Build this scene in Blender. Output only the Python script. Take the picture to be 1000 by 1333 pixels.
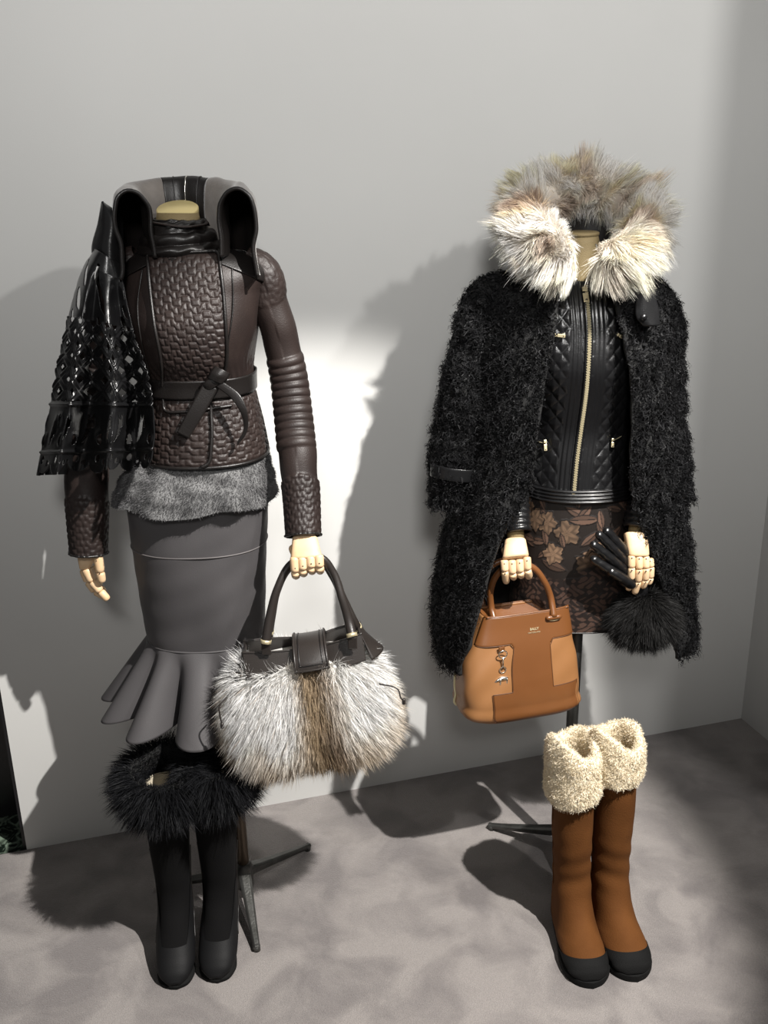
import bpy, math
import numpy as np
from mathutils import Matrix

for _o in list(bpy.data.objects):
    bpy.data.objects.remove(_o)
scene = bpy.context.scene
COL = scene.collection
rng = np.random.default_rng(11)

# ------------------------------------------------------------------ camera
FPX = 1258.0                      # focal length in pixels of the 1000x1333 frame
PITCH = math.radians(19.16)
ROLL = math.radians(1.03)
CAM = np.array([0.0, 0.0, 1.6])
_fw = np.array([0, math.cos(PITCH), -math.sin(PITCH)])
_up0 = np.array([0, math.sin(PITCH), math.cos(PITCH)])
_rt0 = np.array([1.0, 0, 0])
RT = math.cos(ROLL) * _rt0 - math.sin(ROLL) * _up0
UP = math.cos(ROLL) * _up0 + math.sin(ROLL) * _rt0
cd = bpy.data.cameras.new('camera')
cd.sensor_fit = 'VERTICAL'
cd.sensor_height = 36.0
cd.lens = FPX / 1333.0 * 36.0
cd.clip_start = 0.05
camera = bpy.data.objects.new('camera', cd)
COL.objects.link(camera)
_m = np.eye(4)
_m[:3, 0], _m[:3, 1], _m[:3, 2], _m[:3, 3] = RT, UP, -_fw, CAM
camera.matrix_world = Matrix(_m.tolist())
scene.camera = camera

# ------------------------------------------------------------------ light
scene.view_settings.view_transform = 'Standard'
scene.view_settings.look = 'None'
scene.view_settings.gamma = 1.0
scene.view_settings.use_curve_mapping = False
scene.view_settings.exposure = 0.0
world = bpy.data.worlds.new('store_ambient')
scene.world = world
world.use_nodes = True
world.node_tree.nodes['Background'].inputs[0].default_value = (1.0, 0.985, 0.96, 1)
world.node_tree.nodes['Background'].inputs[1].default_value = 0.175


def spot(name, loc, target, power, angle, blend, radius, color=(1, 0.95, 0.88)):
    ld = bpy.data.lights.new(name, 'SPOT')
    ld.energy = power
    ld.spot_size = math.radians(angle)
    ld.spot_blend = blend
    ld.shadow_soft_size = radius
    ld.color = color
    o = bpy.data.objects.new(name, ld)
    COL.objects.link(o)
    d = np.array(target, float) - np.array(loc, float)
    from mathutils import Vector
    o.location = loc
    o.rotation_euler = Vector(d).to_track_quat('-Z', 'Y').to_euler()
    return o


spot('spotlight_key', (1.13, 0.57, 3.0), (-0.27, 1.88, 0.12), 780, 38, 0.32, 0.022, (1, 0.965, 0.92))
spot('spotlight_wash', (1.9, 0.6, 3.2), (0.0, 2.2, 1.2), 112, 75, 0.5, 0.05, (1, 0.985, 0.96))
spot('spotlight_front', (0.1, -1.6, 3.1), (0.15, 2.3, 2.0), 350, 52, 1.0, 0.30, (1, 0.985, 0.965))


# ------------------------------------------------------------------ pixels to places
def ray(u, v):
    u = np.asarray(u, float)
    v = np.asarray(v, float)
    return ((u - 500.0)[..., None] * RT + (666.5 - v)[..., None] * UP + FPX * _fw)


def W(u, v, Y):
    """where the pixel's ray meets the upright plane y = Y"""
    u, v, Y = np.broadcast_arrays(np.asarray(u, float), np.asarray(v, float), np.asarray(Y, float))
    d = ray(u, v)
    t = Y / d[..., 1]
    return CAM + d * t[..., None]


def G(u, v, z=0.0):
    """where the pixel's ray meets the level z"""
    d = ray(u, v)
    t = (z - CAM[2]) / d[..., 2]
    return CAM + d * np.asarray(t)[..., None]


def PXM(v, Y):
    """metres per pixel at row v on plane Y"""
    p = W(500, v, Y)
    return float(np.dot(p - CAM, _fw) / FPX)


# ------------------------------------------------------------------ mesh helpers
ORG = {}


def tag(o, label=None, cat=None, group=None, kind=None):
    if label:
        o['label'] = label
    if cat:
        o['category'] = cat
    if group:
        o['group'] = group
    if kind:
        o['kind'] = kind
    return o


def thing(name, label, cat, base, group=None):
    o = bpy.data.objects.new(name, None)
    o.empty_display_size = 0.05
    COL.objects.link(o)
    o.location = tuple(base)
    ORG[o.name] = np.array(base, float)
    return tag(o, label, cat, group)


def mk(name, V, F, mat, parent=None, smooth=True, col=None, uv=None, base=None):
    V = np.array(V, float).reshape(-1, 3)
    if parent is not None:
        org = ORG[parent.name]
    elif base is not None:
        org = np.array(base, float)
    else:
        org = np.array([V[:, 0].mean(), V[:, 1].mean(), V[:, 2].min()])
    V = V - org
    if not isinstance(F, (list, tuple)):
        F = [F]
    F = [np.asarray(a, np.int32) for a in F if len(a)]
    me = bpy.data.meshes.new(name)
    me.vertices.add(len(V))
    me.vertices.foreach_set('co', V.ravel())
    nl = sum(a.size for a in F)
    npoly = sum(len(a) for a in F)
    me.loops.add(nl)
    me.loops.foreach_set('vertex_index', np.concatenate([a.ravel() for a in F]))
    me.polygons.add(npoly)
    tot = np.concatenate([np.full(len(a), a.shape[1], np.int32) for a in F])
    me.polygons.foreach_set('loop_start', np.concatenate([[0], np.cumsum(tot)[:-1]]).astype(np.int32))
    me.polygons.foreach_set('loop_total', tot)
    me.polygons.foreach_set('use_smooth', np.full(npoly, bool(smooth)))
    if uv is not None:
        ul = me.uv_layers.new(name='st')
        li = np.concatenate([a.ravel() for a in F])
        ul.data.foreach_set('uv', np.asarray(uv, float).reshape(-1, 2)[li].ravel())
    if col is not None:
        at = me.color_attributes.new('Col', 'FLOAT_COLOR', 'POINT')
        c = np.ones((len(V), 4))
        c[:, :3] = col
        at.data.foreach_set('color', c.ravel())
    me.update(calc_edges=True)
    me.validate()
    if mat is not None:
        for m_ in (mat if isinstance(mat, (list, tuple)) else [mat]):
            me.materials.append(m_)
    o = bpy.data.objects.new(name, me)
    COL.objects.link(o)
    ORG[o.name] = org
    if parent is not None:
        o.parent = parent
        if parent.type == 'MESH':
            pass
    else:
        o.location = tuple(org)
    return o


def gridF(nv, nu, cu=False, cv=False):
    i = np.arange(nv if cv else nv - 1)[:, None]
    j = np.arange(nu if cu else nu - 1)[None, :]
    i2, j2 = (i + 1) % nv, (j + 1) % nu
    return np.stack([np.broadcast_to(a, np.broadcast_shapes(i.shape, j.shape)).ravel()
                     for a in (i * nu + j, i * nu + j2, i2 * nu + j2, i2 * nu + j)], 1)


def loftF(nv, nu):
    return gridF(nv, nu, True)[:, ::-1]


def gnorm(X, cu=False):
    if cu:
        du = np.roll(X, -1, 1) - np.roll(X, 1, 1)
    else:
        du = np.gradient(X, axis=1)
    dv = np.gradient(X, axis=0)
    n = np.cross(dv, du)
    return n / (np.linalg.norm(n, axis=-1, keepdims=True) + 1e-12)


def solid(o, t, offset=-1.0):
    m = o.modifiers.new('thickness', 'SOLIDIFY')
    m.thickness = t
    m.offset = offset
    return o


def bevel(o, w, seg=2):
    m = o.modifiers.new('bevel', 'BEVEL')
    m.width = w
    m.segments = seg
    m.limit_method = 'ANGLE'
    return o


def subsurf(o, n=1):
    m = o.modifiers.new('subdivision', 'SUBSURF')
    m.levels = n
    m.render_levels = n
    return o


def spline(P, n, k=None):
    """Catmull-Rom through the rows of P (any number of columns), n samples, chord-length spaced"""
    P = np.asarray(P, float)
    if P.ndim == 1:
        P = P[:, None]
    m = len(P)
    kk = P[:, :3] if k is None else np.asarray(k, float).reshape(m, -1)
    t = np.concatenate([[0], np.cumsum(np.linalg.norm(np.diff(kk, axis=0), axis=1) + 1e-9)])
    t /= t[-1]
    s = np.linspace(0, 1, n)
    return hermite(t, P, s)


def hermite(t, P, s):
    t = np.asarray(t, float)
    P = np.asarray(P, float)
    one = P.ndim == 1
    if one:
        P = P[:, None]
    h = np.diff(t)
    d = np.diff(P, axis=0) / h[:, None]
    m = np.zeros_like(P)
    if len(t) > 2:
        w = (h[1:] / (h[:-1] + h[1:]))[:, None]
        m[1:-1] = w * d[:-1] + (1 - w) * d[1:]
    m[0], m[-1] = d[0], d[-1]
    i = np.clip(np.searchsorted(t, s, 'right') - 1, 0, len(t) - 2)
    x = ((np.asarray(s) - t[i]) / h[i])[:, None]
    x = np.clip(x, 0, 1)
    r = ((2 * x**3 - 3 * x**2 + 1) * P[i] + (x**3 - 2 * x**2 + x) * h[i][:, None] * m[i]
         + (-2 * x**3 + 3 * x**2) * P[i + 1] + (x**3 - x**2) * h[i][:, None] * m[i + 1])
    return r[:, 0] if one else r


def frames(P):
    T = np.gradient(P, axis=0)
    T /= np.linalg.norm(T, axis=1, keepdims=True) + 1e-12
    a = np.array([0, -1.0, 0])
    if abs(T[0] @ a) > 0.9:
        a = np.array([1.0, 0, 0])
    N = np.zeros_like(P)
    for i in range(len(P)):
        n = a - T[i] * (a @ T[i])
        n /= np.linalg.norm(n) + 1e-12
        N[i] = n
        a = n
    return T, N, np.cross(T, N)


def tubeX(P, r, n=16, r2=None, disp=None, ex=1.0):
    """grid of a tube along P; r half-width along the binormal, r2 along the normal"""
    P = np.asarray(P, float)
    r = np.broadcast_to(np.asarray(r, float), (len(P),))
    r2 = r if r2 is None else np.broadcast_to(np.asarray(r2, float), (len(P),))
    T, N, B = frames(P)
    th = np.linspace(0, 2 * math.pi, n, endpoint=False)
    c, s = np.cos(th), np.sin(th)
    c = np.sign(c) * np.abs(c)**ex
    s = np.sign(s) * np.abs(s)**ex
    X = P[:, None] + r2[:, None, None] * c[None, :, None] * N[:, None] + r[:, None, None] * s[None, :, None] * B[:, None]
    if disp is not None:
        L = np.concatenate([[0], np.cumsum(np.linalg.norm(np.diff(P, axis=0), axis=1))])
        D = disp(L[:, None], th[None, :], r[:, None])
        X = X + D[..., None] * (c[None, :, None] * N[:, None] + s[None, :, None] * B[:, None])
    return X


def capped(X):
    """grid (rings x n) -> verts, faces with both ends closed by fans"""
    nv, nu = X.shape[:2]
    V = np.concatenate([X.reshape(-1, 3), X[0].mean(0)[None], X[-1].mean(0)[None]])
    F = gridF(nv, nu, True)
    j = np.arange(nu)
    j2 = (j + 1) % nu
    a = np.stack([np.full(nu, nv * nu), j2, j], 1)
    b = np.stack([np.full(nu, nv * nu + 1), (nv - 1) * nu + j, (nv - 1) * nu + j2], 1)
    return V, [F, np.concatenate([a, b])]


def tube(name, P, r, mat, parent=None, n=12, r2=None, cap=True, disp=None, ex=1.0, rnd=False, **k):
    P = np.asarray(P, float)
    if rnd:      # rounded ends
        r = np.broadcast_to(np.asarray(r, float), (len(P),)).copy()
        e = np.array([0.0, 0.25, 0.6, 0.9])
        t0 = (P[0] - P[1]) / np.linalg.norm(P[0] - P[1])
        t1 = (P[-1] - P[-2]) / np.linalg.norm(P[-1] - P[-2])
        A = [P[0] + t0 * r[0] * rnd * math.sqrt(max(0, 1 - (q)**2)) for q in (0.05, 0.5, 0.85)]
        Bq = [P[-1] + t1 * r[-1] * rnd * math.sqrt(max(0, 1 - (q)**2)) for q in (0.85, 0.5, 0.05)]
        rr = np.concatenate([r[0] * np.array([0.05, 0.5, 0.85]), r, r[-1] * np.array([0.85, 0.5, 0.05])])
        q2 = None
        if r2 is not None:
            r2 = np.broadcast_to(np.asarray(r2, float), (len(P),))
            q2 = np.concatenate([r2[0] * np.array([0.05, 0.5, 0.85]), r2, r2[-1] * np.array([0.85, 0.5, 0.05])])
        P = np.concatenate([A, P, Bq])
        r, r2 = rr, q2
    X = tubeX(P, r, n, r2, disp, ex)
    if cap:
        V, F = capped(X)
    else:
        V, F = X.reshape(-1, 3), gridF(X.shape[0], X.shape[1], True)
    return mk(name, V, F, mat, parent, **k)


def sheet(name, X, mat, parent=None, thick=0.002, offset=-1.0, uv=None, col=None, keep=None, cu=False, flip=True, **k):
    """grid sheet (rows x cols x 3) with thickness; keep = boolean mask of faces"""
    nv, nu = X.shape[:2]
    F = gridF(nv, nu, cu)
    if flip:
        F = F[:, ::-1]
    V = X.reshape(-1, 3)
    if keep is not None:
        F = F[keep.ravel()]
        used = np.unique(F)
        mp = np.full(len(V), -1)
        mp[used] = np.arange(len(used))
        V, F = V[used], mp[F]
        if col is not None:
            col = col.reshape(-1, 3)[used]
        if uv is not None:
            uv = uv.reshape(-1, 2)[used]
    o = mk(name, V, F, mat, parent, col=None if col is None else col.reshape(-1, 3),
           uv=None if uv is None else uv.reshape(-1, 2), **k)
    if thick:
        solid(o, thick, offset)
    return o


def boxV(c, s, R=None):
    q = np.array([[x, y, z] for x in (-1, 1) for y in (-1, 1) for z in (-1, 1)], float) * np.asarray(s) / 2
    if R is not None:
        q = q @ np.asarray(R).T
    return q + np.asarray(c), np.array([[0, 1, 3, 2], [4, 6, 7, 5], [0, 4, 5, 1], [2, 3, 7, 6], [0, 2, 6, 4], [1, 5, 7, 3]])


def box(name, c, s, mat, parent=None, bev=0, R=None, **k):
    V, F = boxV(c, s, R)
    o = mk(name, V, F, mat, parent, smooth=False, **k)
    if bev:
        bevel(o, bev)
    return o


def rotz(a):
    return np.array([[math.cos(a), -math.sin(a), 0], [math.sin(a), math.cos(a), 0], [0, 0, 1]])


def roty(a):
    return np.array([[math.cos(a), 0, math.sin(a)], [0, 1, 0], [-math.sin(a), 0, math.cos(a)]])


def rotx(a):
    return np.array([[1, 0, 0], [0, math.cos(a), -math.sin(a)], [0, math.sin(a), math.cos(a)]])


def wob(x, y, z=0.0, s=1.0, seed=0):
    """cheap smooth noise, about -1..1"""
    r = np.random.default_rng(seed)
    o = 0
    for k in range(5):
        a, b, c, p = r.normal(size=4)
        o = o + np.sin(s * (a * x + b * y + c * z) * 1.5 + p * 6)
    return o / 3.0


# ------------------------------------------------------------------ materials
def mat(name, c, rough=0.5, metal=0.0, c2=None, nscale=8.0, bump=0.0, bscale=300.0, coat=0.0, sheen=0.0,
        spec=0.5, attr=False, trans=0.0, nlo=0.35, nhi=0.65, bdist=0.002):
    m = bpy.data.materials.new(name)
    m.use_nodes = True
    nt = m.node_tree
    b = nt.nodes['Principled BSDF']
    b.inputs['Base Color'].default_value = (*c, 1)
    b.inputs['Roughness'].default_value = rough
    b.inputs['Metallic'].default_value = metal
    b.inputs['Specular IOR Level'].default_value = spec
    b.inputs['Coat Weight'].default_value = coat
    b.inputs['Coat Roughness'].default_value = 0.15
    b.inputs['Sheen Weight'].default_value = sheen
    tc = nt.nodes.new('ShaderNodeTexCoord')
    colsock = None
    if attr:
        a = nt.nodes.new('ShaderNodeAttribute')
        a.attribute_name = 'Col'
        colsock = a.outputs['Color']
    elif c2 is not None:
        n = nt.nodes.new('ShaderNodeTexNoise')
        n.inputs['Scale'].default_value = nscale
        n.inputs['Detail'].default_value = 4
        nt.links.new(tc.outputs['Object'], n.inputs['Vector'])
        r = nt.nodes.new('ShaderNodeValToRGB')
        r.color_ramp.elements[0].position = nlo
        r.color_ramp.elements[0].color = (*c, 1)
        r.color_ramp.elements[1].position = nhi
        r.color_ramp.elements[1].color = (*c2, 1)
        nt.links.new(n.outputs['Fac'], r.inputs['Fac'])
        colsock = r.outputs['Color']
    if colsock is not None:
        nt.links.new(colsock, b.inputs['Base Color'])
    if bump:
        n = nt.nodes.new('ShaderNodeTexNoise')
        n.inputs['Scale'].default_value = bscale
        n.inputs['Detail'].default_value = 3
        nt.links.new(tc.outputs['Object'], n.inputs['Vector'])
        bp = nt.nodes.new('ShaderNodeBump')
        bp.inputs['Strength'].default_value = bump
        bp.inputs['Distance'].default_value = bdist
        nt.links.new(n.outputs['Fac'], bp.inputs['Height'])
        nt.links.new(bp.outputs['Normal'], b.inputs['Normal'])
    if trans:
        t = nt.nodes.new('ShaderNodeBsdfTranslucent')
        if colsock is not None:
            nt.links.new(colsock, t.inputs['Color'])
        else:
            t.inputs['Color'].default_value = (*c, 1)
        mx = nt.nodes.new('ShaderNodeMixShader')
        mx.inputs[0].default_value = trans
        nt.links.new(b.outputs[0], mx.inputs[1])
        nt.links.new(t.outputs[0], mx.inputs[2])
        nt.links.new(mx.outputs[0], nt.nodes['Material Output'].inputs['Surface'])
    return m


M = {}
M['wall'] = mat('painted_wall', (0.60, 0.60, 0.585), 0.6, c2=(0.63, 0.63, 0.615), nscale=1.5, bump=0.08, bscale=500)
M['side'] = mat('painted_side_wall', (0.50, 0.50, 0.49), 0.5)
M['black'] = mat('black_panel', (0.006, 0.006, 0.007), 0.35)
M['brown_leather'] = mat('brown_black_leather', (0.016, 0.0107, 0.0096), 0.48, c2=(0.023, 0.0155, 0.0135), nscale=14, bump=0.25, bscale=420, spec=0.34)
M['trim_leather'] = mat('dark_trim_leather', (0.0085, 0.007, 0.0065), 0.38, bump=0.2, bscale=420)
M['suede'] = mat('grey_suede', (0.135, 0.120, 0.108), 0.9, c2=(0.20, 0.18, 0.165), nscale=22, sheen=0.5, bump=0.3, bscale=250)
M['patent'] = mat('black_glossy_leather', (0.007, 0.007, 0.0075), 0.30, bump=0.15, bscale=250, coat=0.05)
M['black_leather'] = mat('black_leather', (0.006, 0.006, 0.0065), 0.30, bump=0.2, bscale=400, coat=0.15)
M['grey_leather'] = mat('grey_leather', (0.056, 0.053, 0.055), 0.52, c2=(0.066, 0.062, 0.064), nscale=9, bump=0.12, bscale=500)
M['bag_leather'] = mat('dark_bag_leather', (0.022, 0.018, 0.016), 0.35, bump=0.15, bscale=450)
M['wood'] = mat('pale_wood', (0.62, 0.42, 0.24), 0.45, c2=(0.70, 0.50, 0.31), nscale=30)
M['pin'] = mat('dark_pin', (0.05, 0.03, 0.02), 0.5)
M['cap'] = mat('brass_neck_cap', (0.78, 0.64, 0.30), 0.38, metal=0.45)
M['linen'] = mat('gold_linen', (0.20, 0.15, 0.07), 0.7, bump=0.5, bscale=700)
M['steel'] = mat('dark_cast_iron', (0.10, 0.10, 0.095), 0.42, metal=0.75, c2=(0.07, 0.07, 0.065), nscale=40, bump=0.3, bscale=200)
M['bronze'] = mat('bronze_tube', (0.16, 0.12, 0.085), 0.35, metal=0.8)
M['gold'] = mat('gold_metal', (0.86, 0.75, 0.48), 0.30, metal=0.7)
M['silver'] = mat('silver_metal', (0.80, 0.78, 0.72), 0.2, metal=1.0)
M['fur'] = mat('fur_strands', (0.5, 0.5, 0.5), 0.55, attr=True, trans=0.32, spec=0.3)
M['black_fur'] = mat('black_fur_strands', (0.006, 0.006, 0.007), 0.6, attr=True, spec=0.16)
M['hide'] = mat('fur_hide', (0.5, 0.45, 0.4), 0.9, attr=True)
M['tan'] = mat('tan_leather', (0.245, 0.112, 0.040), 0.42, c2=(0.265, 0.122, 0.045), nscale=12, bump=0.1, bscale=600)
M['cognac'] = mat('cognac_leather', (0.135, 0.050, 0.0145), 0.33, c2=(0.150, 0.057, 0.0175), nscale=10, bump=0.08, bscale=600)
M['cognac_dark'] = mat('cognac_lining', (0.10, 0.04, 0.015), 0.5)
M['cream_stripe'] = mat('cream_piping', (0.75, 0.68, 0.42), 0.5)
M['boot_suede'] = mat('rust_suede', (0.084, 0.030, 0.0068), 0.85, c2=(0.108, 0.040, 0.0098), nscale=13, bump=0.35, bscale=350, spec=0.15)
M['rubber'] = mat('black_rubber', (0.004, 0.004, 0.004), 0.8, bump=0.3, bscale=400, spec=0.2)
M['black_suede'] = mat('black_suede', (0.0030, 0.0028, 0.0030), 0.9, bump=0.3, bscale=350, spec=0.15)
M['boot_black'] = mat('black_boot_vamp', (0.006, 0.006, 0.0065), 0.6, bump=0.15, bscale=500, spec=0.18)
M['stitch'] = mat('contrast_stitch', (0.11, 0.10, 0.10), 0.6)
M['lining'] = mat('cream_lining', (0.62, 0.55, 0.42), 0.9, bump=0.6, bscale=300)
# ------------------------------------------------------------------ garment helpers
class Loft:
    """upright body of level rings; rows of (v, x_left, x_right, front, back[, dy]) read at plane Y"""

    def __init__(self, Y, rows, e=0.9, n=160):
        rows = np.array([list(r) + [0.0] * (6 - len(r)) for r in rows], float)
        v = rows[:, 0]
        uc = (rows[:, 1] + rows[:, 2]) / 2
        yc = Y + rows[:, 5]
        a, b, c = W(rows[:, 1], v, yc), W(rows[:, 2], v, yc), W(uc, v, yc)
        K = np.stack([c[:, 2], c[:, 0], (b[:, 0] - a[:, 0]) / 2, rows[:, 3], rows[:, 4], yc], 1)
        s = np.linspace(0, 1, n)
        t = (v - v[0]) / (v[-1] - v[0])
        self.K = np.stack([hermite(t, K[:, i], s) for i in range(6)], 1)
        self.K[:, 0] = np.maximum.accumulate(self.K[::-1, 0])[::-1]
        self.e = e
        self.Y = Y

    def par(self, z):
        zz = self.K[::-1, 0]
        return [np.interp(z, zz, self.K[::-1, i]) for i in range(1, 6)]

    def pt(self, th, z, off=0.0):
        """th: -pi/2 = front"""
        th, z = np.broadcast_arrays(np.asarray(th, float), np.asarray(z, float))
        cx, rx, f, b, cy = self.par(z)
        c, s = np.cos(th), np.sin(th)
        c = np.sign(c) * np.abs(c)**self.e
        s = np.sign(s) * np.abs(s)**self.e
        ry = np.where(s < 0, f, b)
        return np.stack([cx + (rx + off) * c, cy + (ry + off) * s, z], -1)

    def yfront(self, x, z):
        cx, rx, f, b, cy = self.par(z)
        q = np.clip(np.abs(x - cx) / rx, 0, 0.999)**(2 / self.e)
        return cy - f * (1 - q)**(self.e / 2)

    def on(self, u, v, off=0.0):
        """the point of the front surface seen at pixel u, v (pushed out by off)"""
        u, v = np.broadcast_arrays(np.asarray(u, float), np.asarray(v, float))
        Y = np.full(u.shape, self.Y - 0.08)
        for _ in range(12):
            p = W(u, v, Y)
            Y = 0.5 * Y + 0.5 * self.yfront(p[..., 0], p[..., 2])
        p = W(u, v, Y)
        if np.any(off):
            h = 0.002
            yx = (self.yfront(p[..., 0] + h, p[..., 2]) - self.yfront(p[..., 0] - h, p[..., 2])) / (2 * h)
            yz = (self.yfront(p[..., 0], p[..., 2] + h) - self.yfront(p[..., 0], p[..., 2] - h)) / (2 * h)
            n = np.stack([np.clip(yx, -3, 3), -np.ones_like(yx), np.clip(yz, -3, 3)], -1)
            n /= np.linalg.norm(n, axis=-1, keepdims=True)
            p = p + n * np.asarray(off)[..., None]
        return p

    def grid(self, nz, nth, z0=None, z1=None, off=0.0, th0=None, th1=None):
        z0 = self.K[0, 0] if z0 is None else z0
        z1 = self.K[-1, 0] if z1 is None else z1
        z = np.linspace(z0, z1, nz)[:, None]
        if th0 is None:
            th = np.linspace(0, 2 * math.pi, nth, endpoint=False)[None]
        else:
            th = np.linspace(th0, th1, nth)[None]
        return self.pt(th, z, off)


def pane(TL, TR, BL, BR, nu, nv):
    """pixel grid between four corners -> u, v, s, t"""
    s, t = np.meshgrid(np.linspace(0, 1, nu), np.linspace(0, 1, nv))
    u = (TL[0] * (1 - s) + TR[0] * s) * (1 - t) + (BL[0] * (1 - s) + BR[0] * s) * t
    v = (TL[1] * (1 - s) + TR[1] * s) * (1 - t) + (BL[1] * (1 - s) + BR[1] * s) * t
    return u, v, s, t


def edges_grid(L, R, nu, nv):
    """pixel grid between a left and a right edge polyline"""
    l = spline(np.array(L, float), nv)
    r = spline(np.array(R, float), nv)
    s = np.linspace(0, 1, nu)[None, :, None]
    g = l[:, None] * (1 - s) + r[:, None] * s
    return g[..., 0], g[..., 1]


def fr(x):
    return x - np.floor(x)


def q_maze(x, y, w=0.0165, h=0.0132, soft=0.0038):
    """interlocking stepped quilting; 0 in the stitch line, 1 on the puff"""
    u = x / w
    v = y / h + 0.25 * np.clip(3.0 * np.sin(math.pi * u), -1, 1)
    k = np.floor(v)
    dh = np.minimum(fr(v), 1 - fr(v)) * h
    fu = fr(u + 0.5 + 0.5 * np.mod(k, 2))
    dv = np.minimum(fu, 1 - fu) * w
    d = np.minimum(dh, dv)
    return np.sqrt(np.clip(d / soft, 0, 1))


def q_diam(x, y, w=0.026, h=0.034, soft=0.30):
    a, b = x / w + y / h, x / w - y / h
    d = np.minimum(np.minimum(fr(a), 1 - fr(a)), np.minimum(fr(b), 1 - fr(b)))
    return np.sqrt(np.clip(d / soft, 0, 1))


def q_rib(x, p, duty=1.0):
    return np.sqrt(np.clip(np.abs(np.sin(math.pi * x / p)), 0, 1))


def edge0(s, t, w=0.03):
    """1 inside, 0 at the rim"""
    d = np.minimum(np.minimum(s, 1 - s), np.minimum(t, 1 - t))
    return np.clip(d / w, 0, 1)


def piping(name, P, r, m, parent, closed=False, n=8):
    P = np.asarray(P, float)
    return tube(name, P, r, m, parent, n=n, cap=not closed)


# ------------------------------------------------------------------ fur
def sample(V, F, n, rg):
    T = []
    for a in (F if isinstance(F, (list, tuple)) else [F]):
        a = np.asarray(a)
        if not len(a):
            continue
        T.append(a[:, :3])
        if a.shape[1] == 4:
            T.append(a[:, [0, 2, 3]])
    T = np.concatenate(T)
    A, B, C = V[T[:, 0]], V[T[:, 1]], V[T[:, 2]]
    nn = np.cross(B - A, C - A)
    ar = np.linalg.norm(nn, axis=1)
    vn = np.zeros_like(V)
    for k in range(3):
        np.add.at(vn, T[:, k], nn)
    vn /= np.linalg.norm(vn, axis=1, keepdims=True) + 1e-12
    i = rg.choice(len(T), n, p=ar / ar.sum())
    r1, r2 = np.sqrt(rg.random(n)), rg.random(n)
    w = np.stack([1 - r1, r1 * (1 - r2), r1 * r2], 1)
    P = (V[T[i]] * w[..., None]).sum(1)
    N = (vn[T[i]] * w[..., None]).sum(1)
    return P, N / (np.linalg.norm(N, axis=1, keepdims=True) + 1e-12)


def unit(a):
    return a / (np.linalg.norm(a, axis=-1, keepdims=True) + 1e-12)


def fur(name, P, D, L, bend, wid, c0, c1, m, parent, rg, segs=3, clumps=0, cl=0.6, curl=None, kind='stuff'):
    """one ribbon per hair: root P, unit start direction D, length L, bend (sideways offset of the tip in units of L),
    colours root c0 and tip c1; clumps gathers tips; curl = (radius, turns)"""
    n = len(P)
    L = np.broadcast_to(np.asarray(L, float), (n,))
    tip = P + L[:, None] * (D + bend)
    if clumps:
        ci = rg.choice(n, clumps, replace=False)
        near = np.empty(n, int)
        for a in range(0, n, 2000):
            d2 = ((P[a:a + 2000, None] - P[ci][None])**2).sum(-1)
            near[a:a + 2000] = ci[d2.argmin(1)]
        amt = (cl * rg.uniform(0.5, 1.1, n))[:, None]
        tgt = tip[near] + 0.25 * (P - P[near])
        dl = tgt - tip
        lim = 0.7 * L[:, None]
        dn = np.linalg.norm(dl, axis=1, keepdims=True)
        dl = dl * np.minimum(1, lim / (dn + 1e-9))
        tip = tip + amt * dl
    side = unit(np.cross(D, unit(rg.normal(size=(n, 3)))))
    s = np.linspace(0, 1, segs + 1)
    rows = []
    e1 = unit(np.cross(D, np.array([0.3, 0.2, 0.9])))
    e2 = np.cross(D, e1)
    ph = rg.uniform(0, 6.28, n)
    for k, q in enumerate(s):
        c = P + (L * q)[:, None] * D
        c = c + (tip - (P + L[:, None] * D)) * q * q
        if curl is not None:
            w = ph + curl[1] * 6.283 * q * rg.uniform(0.8, 1.2, n)
            rr = curl[0] * min(1.0, q * 3)
            c = c + rr * (np.cos(w)[:, None] * e1 + np.sin(w)[:, None] * e2)
        ww = wid * (1 - q**2.2) * np.ones(n)
        if k < segs:
            rows += [c - side * ww[:, None] / 2, c + side * ww[:, None] / 2]
        else:
            rows += [c]
    m_ = len(rows)
    V = np.stack(rows, 1).reshape(-1, 3)
    b = (np.arange(n) * m_)[:, None]
    Q = np.concatenate([b + np.array([2 * k, 2 * k + 1, 2 * k + 3, 2 * k + 2]) for k in range(segs - 1)])
    T = b + np.array([2 * segs - 2, 2 * segs - 1, 2 * segs])
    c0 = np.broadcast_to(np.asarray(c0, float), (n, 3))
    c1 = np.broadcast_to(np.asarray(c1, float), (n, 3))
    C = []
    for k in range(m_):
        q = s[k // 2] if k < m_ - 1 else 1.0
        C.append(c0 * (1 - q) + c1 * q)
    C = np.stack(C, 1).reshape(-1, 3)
    o = mk(name, V, [Q, T], m, parent, smooth=False, col=C)
    if kind:
        o['kind'] = kind
    return o


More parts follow.
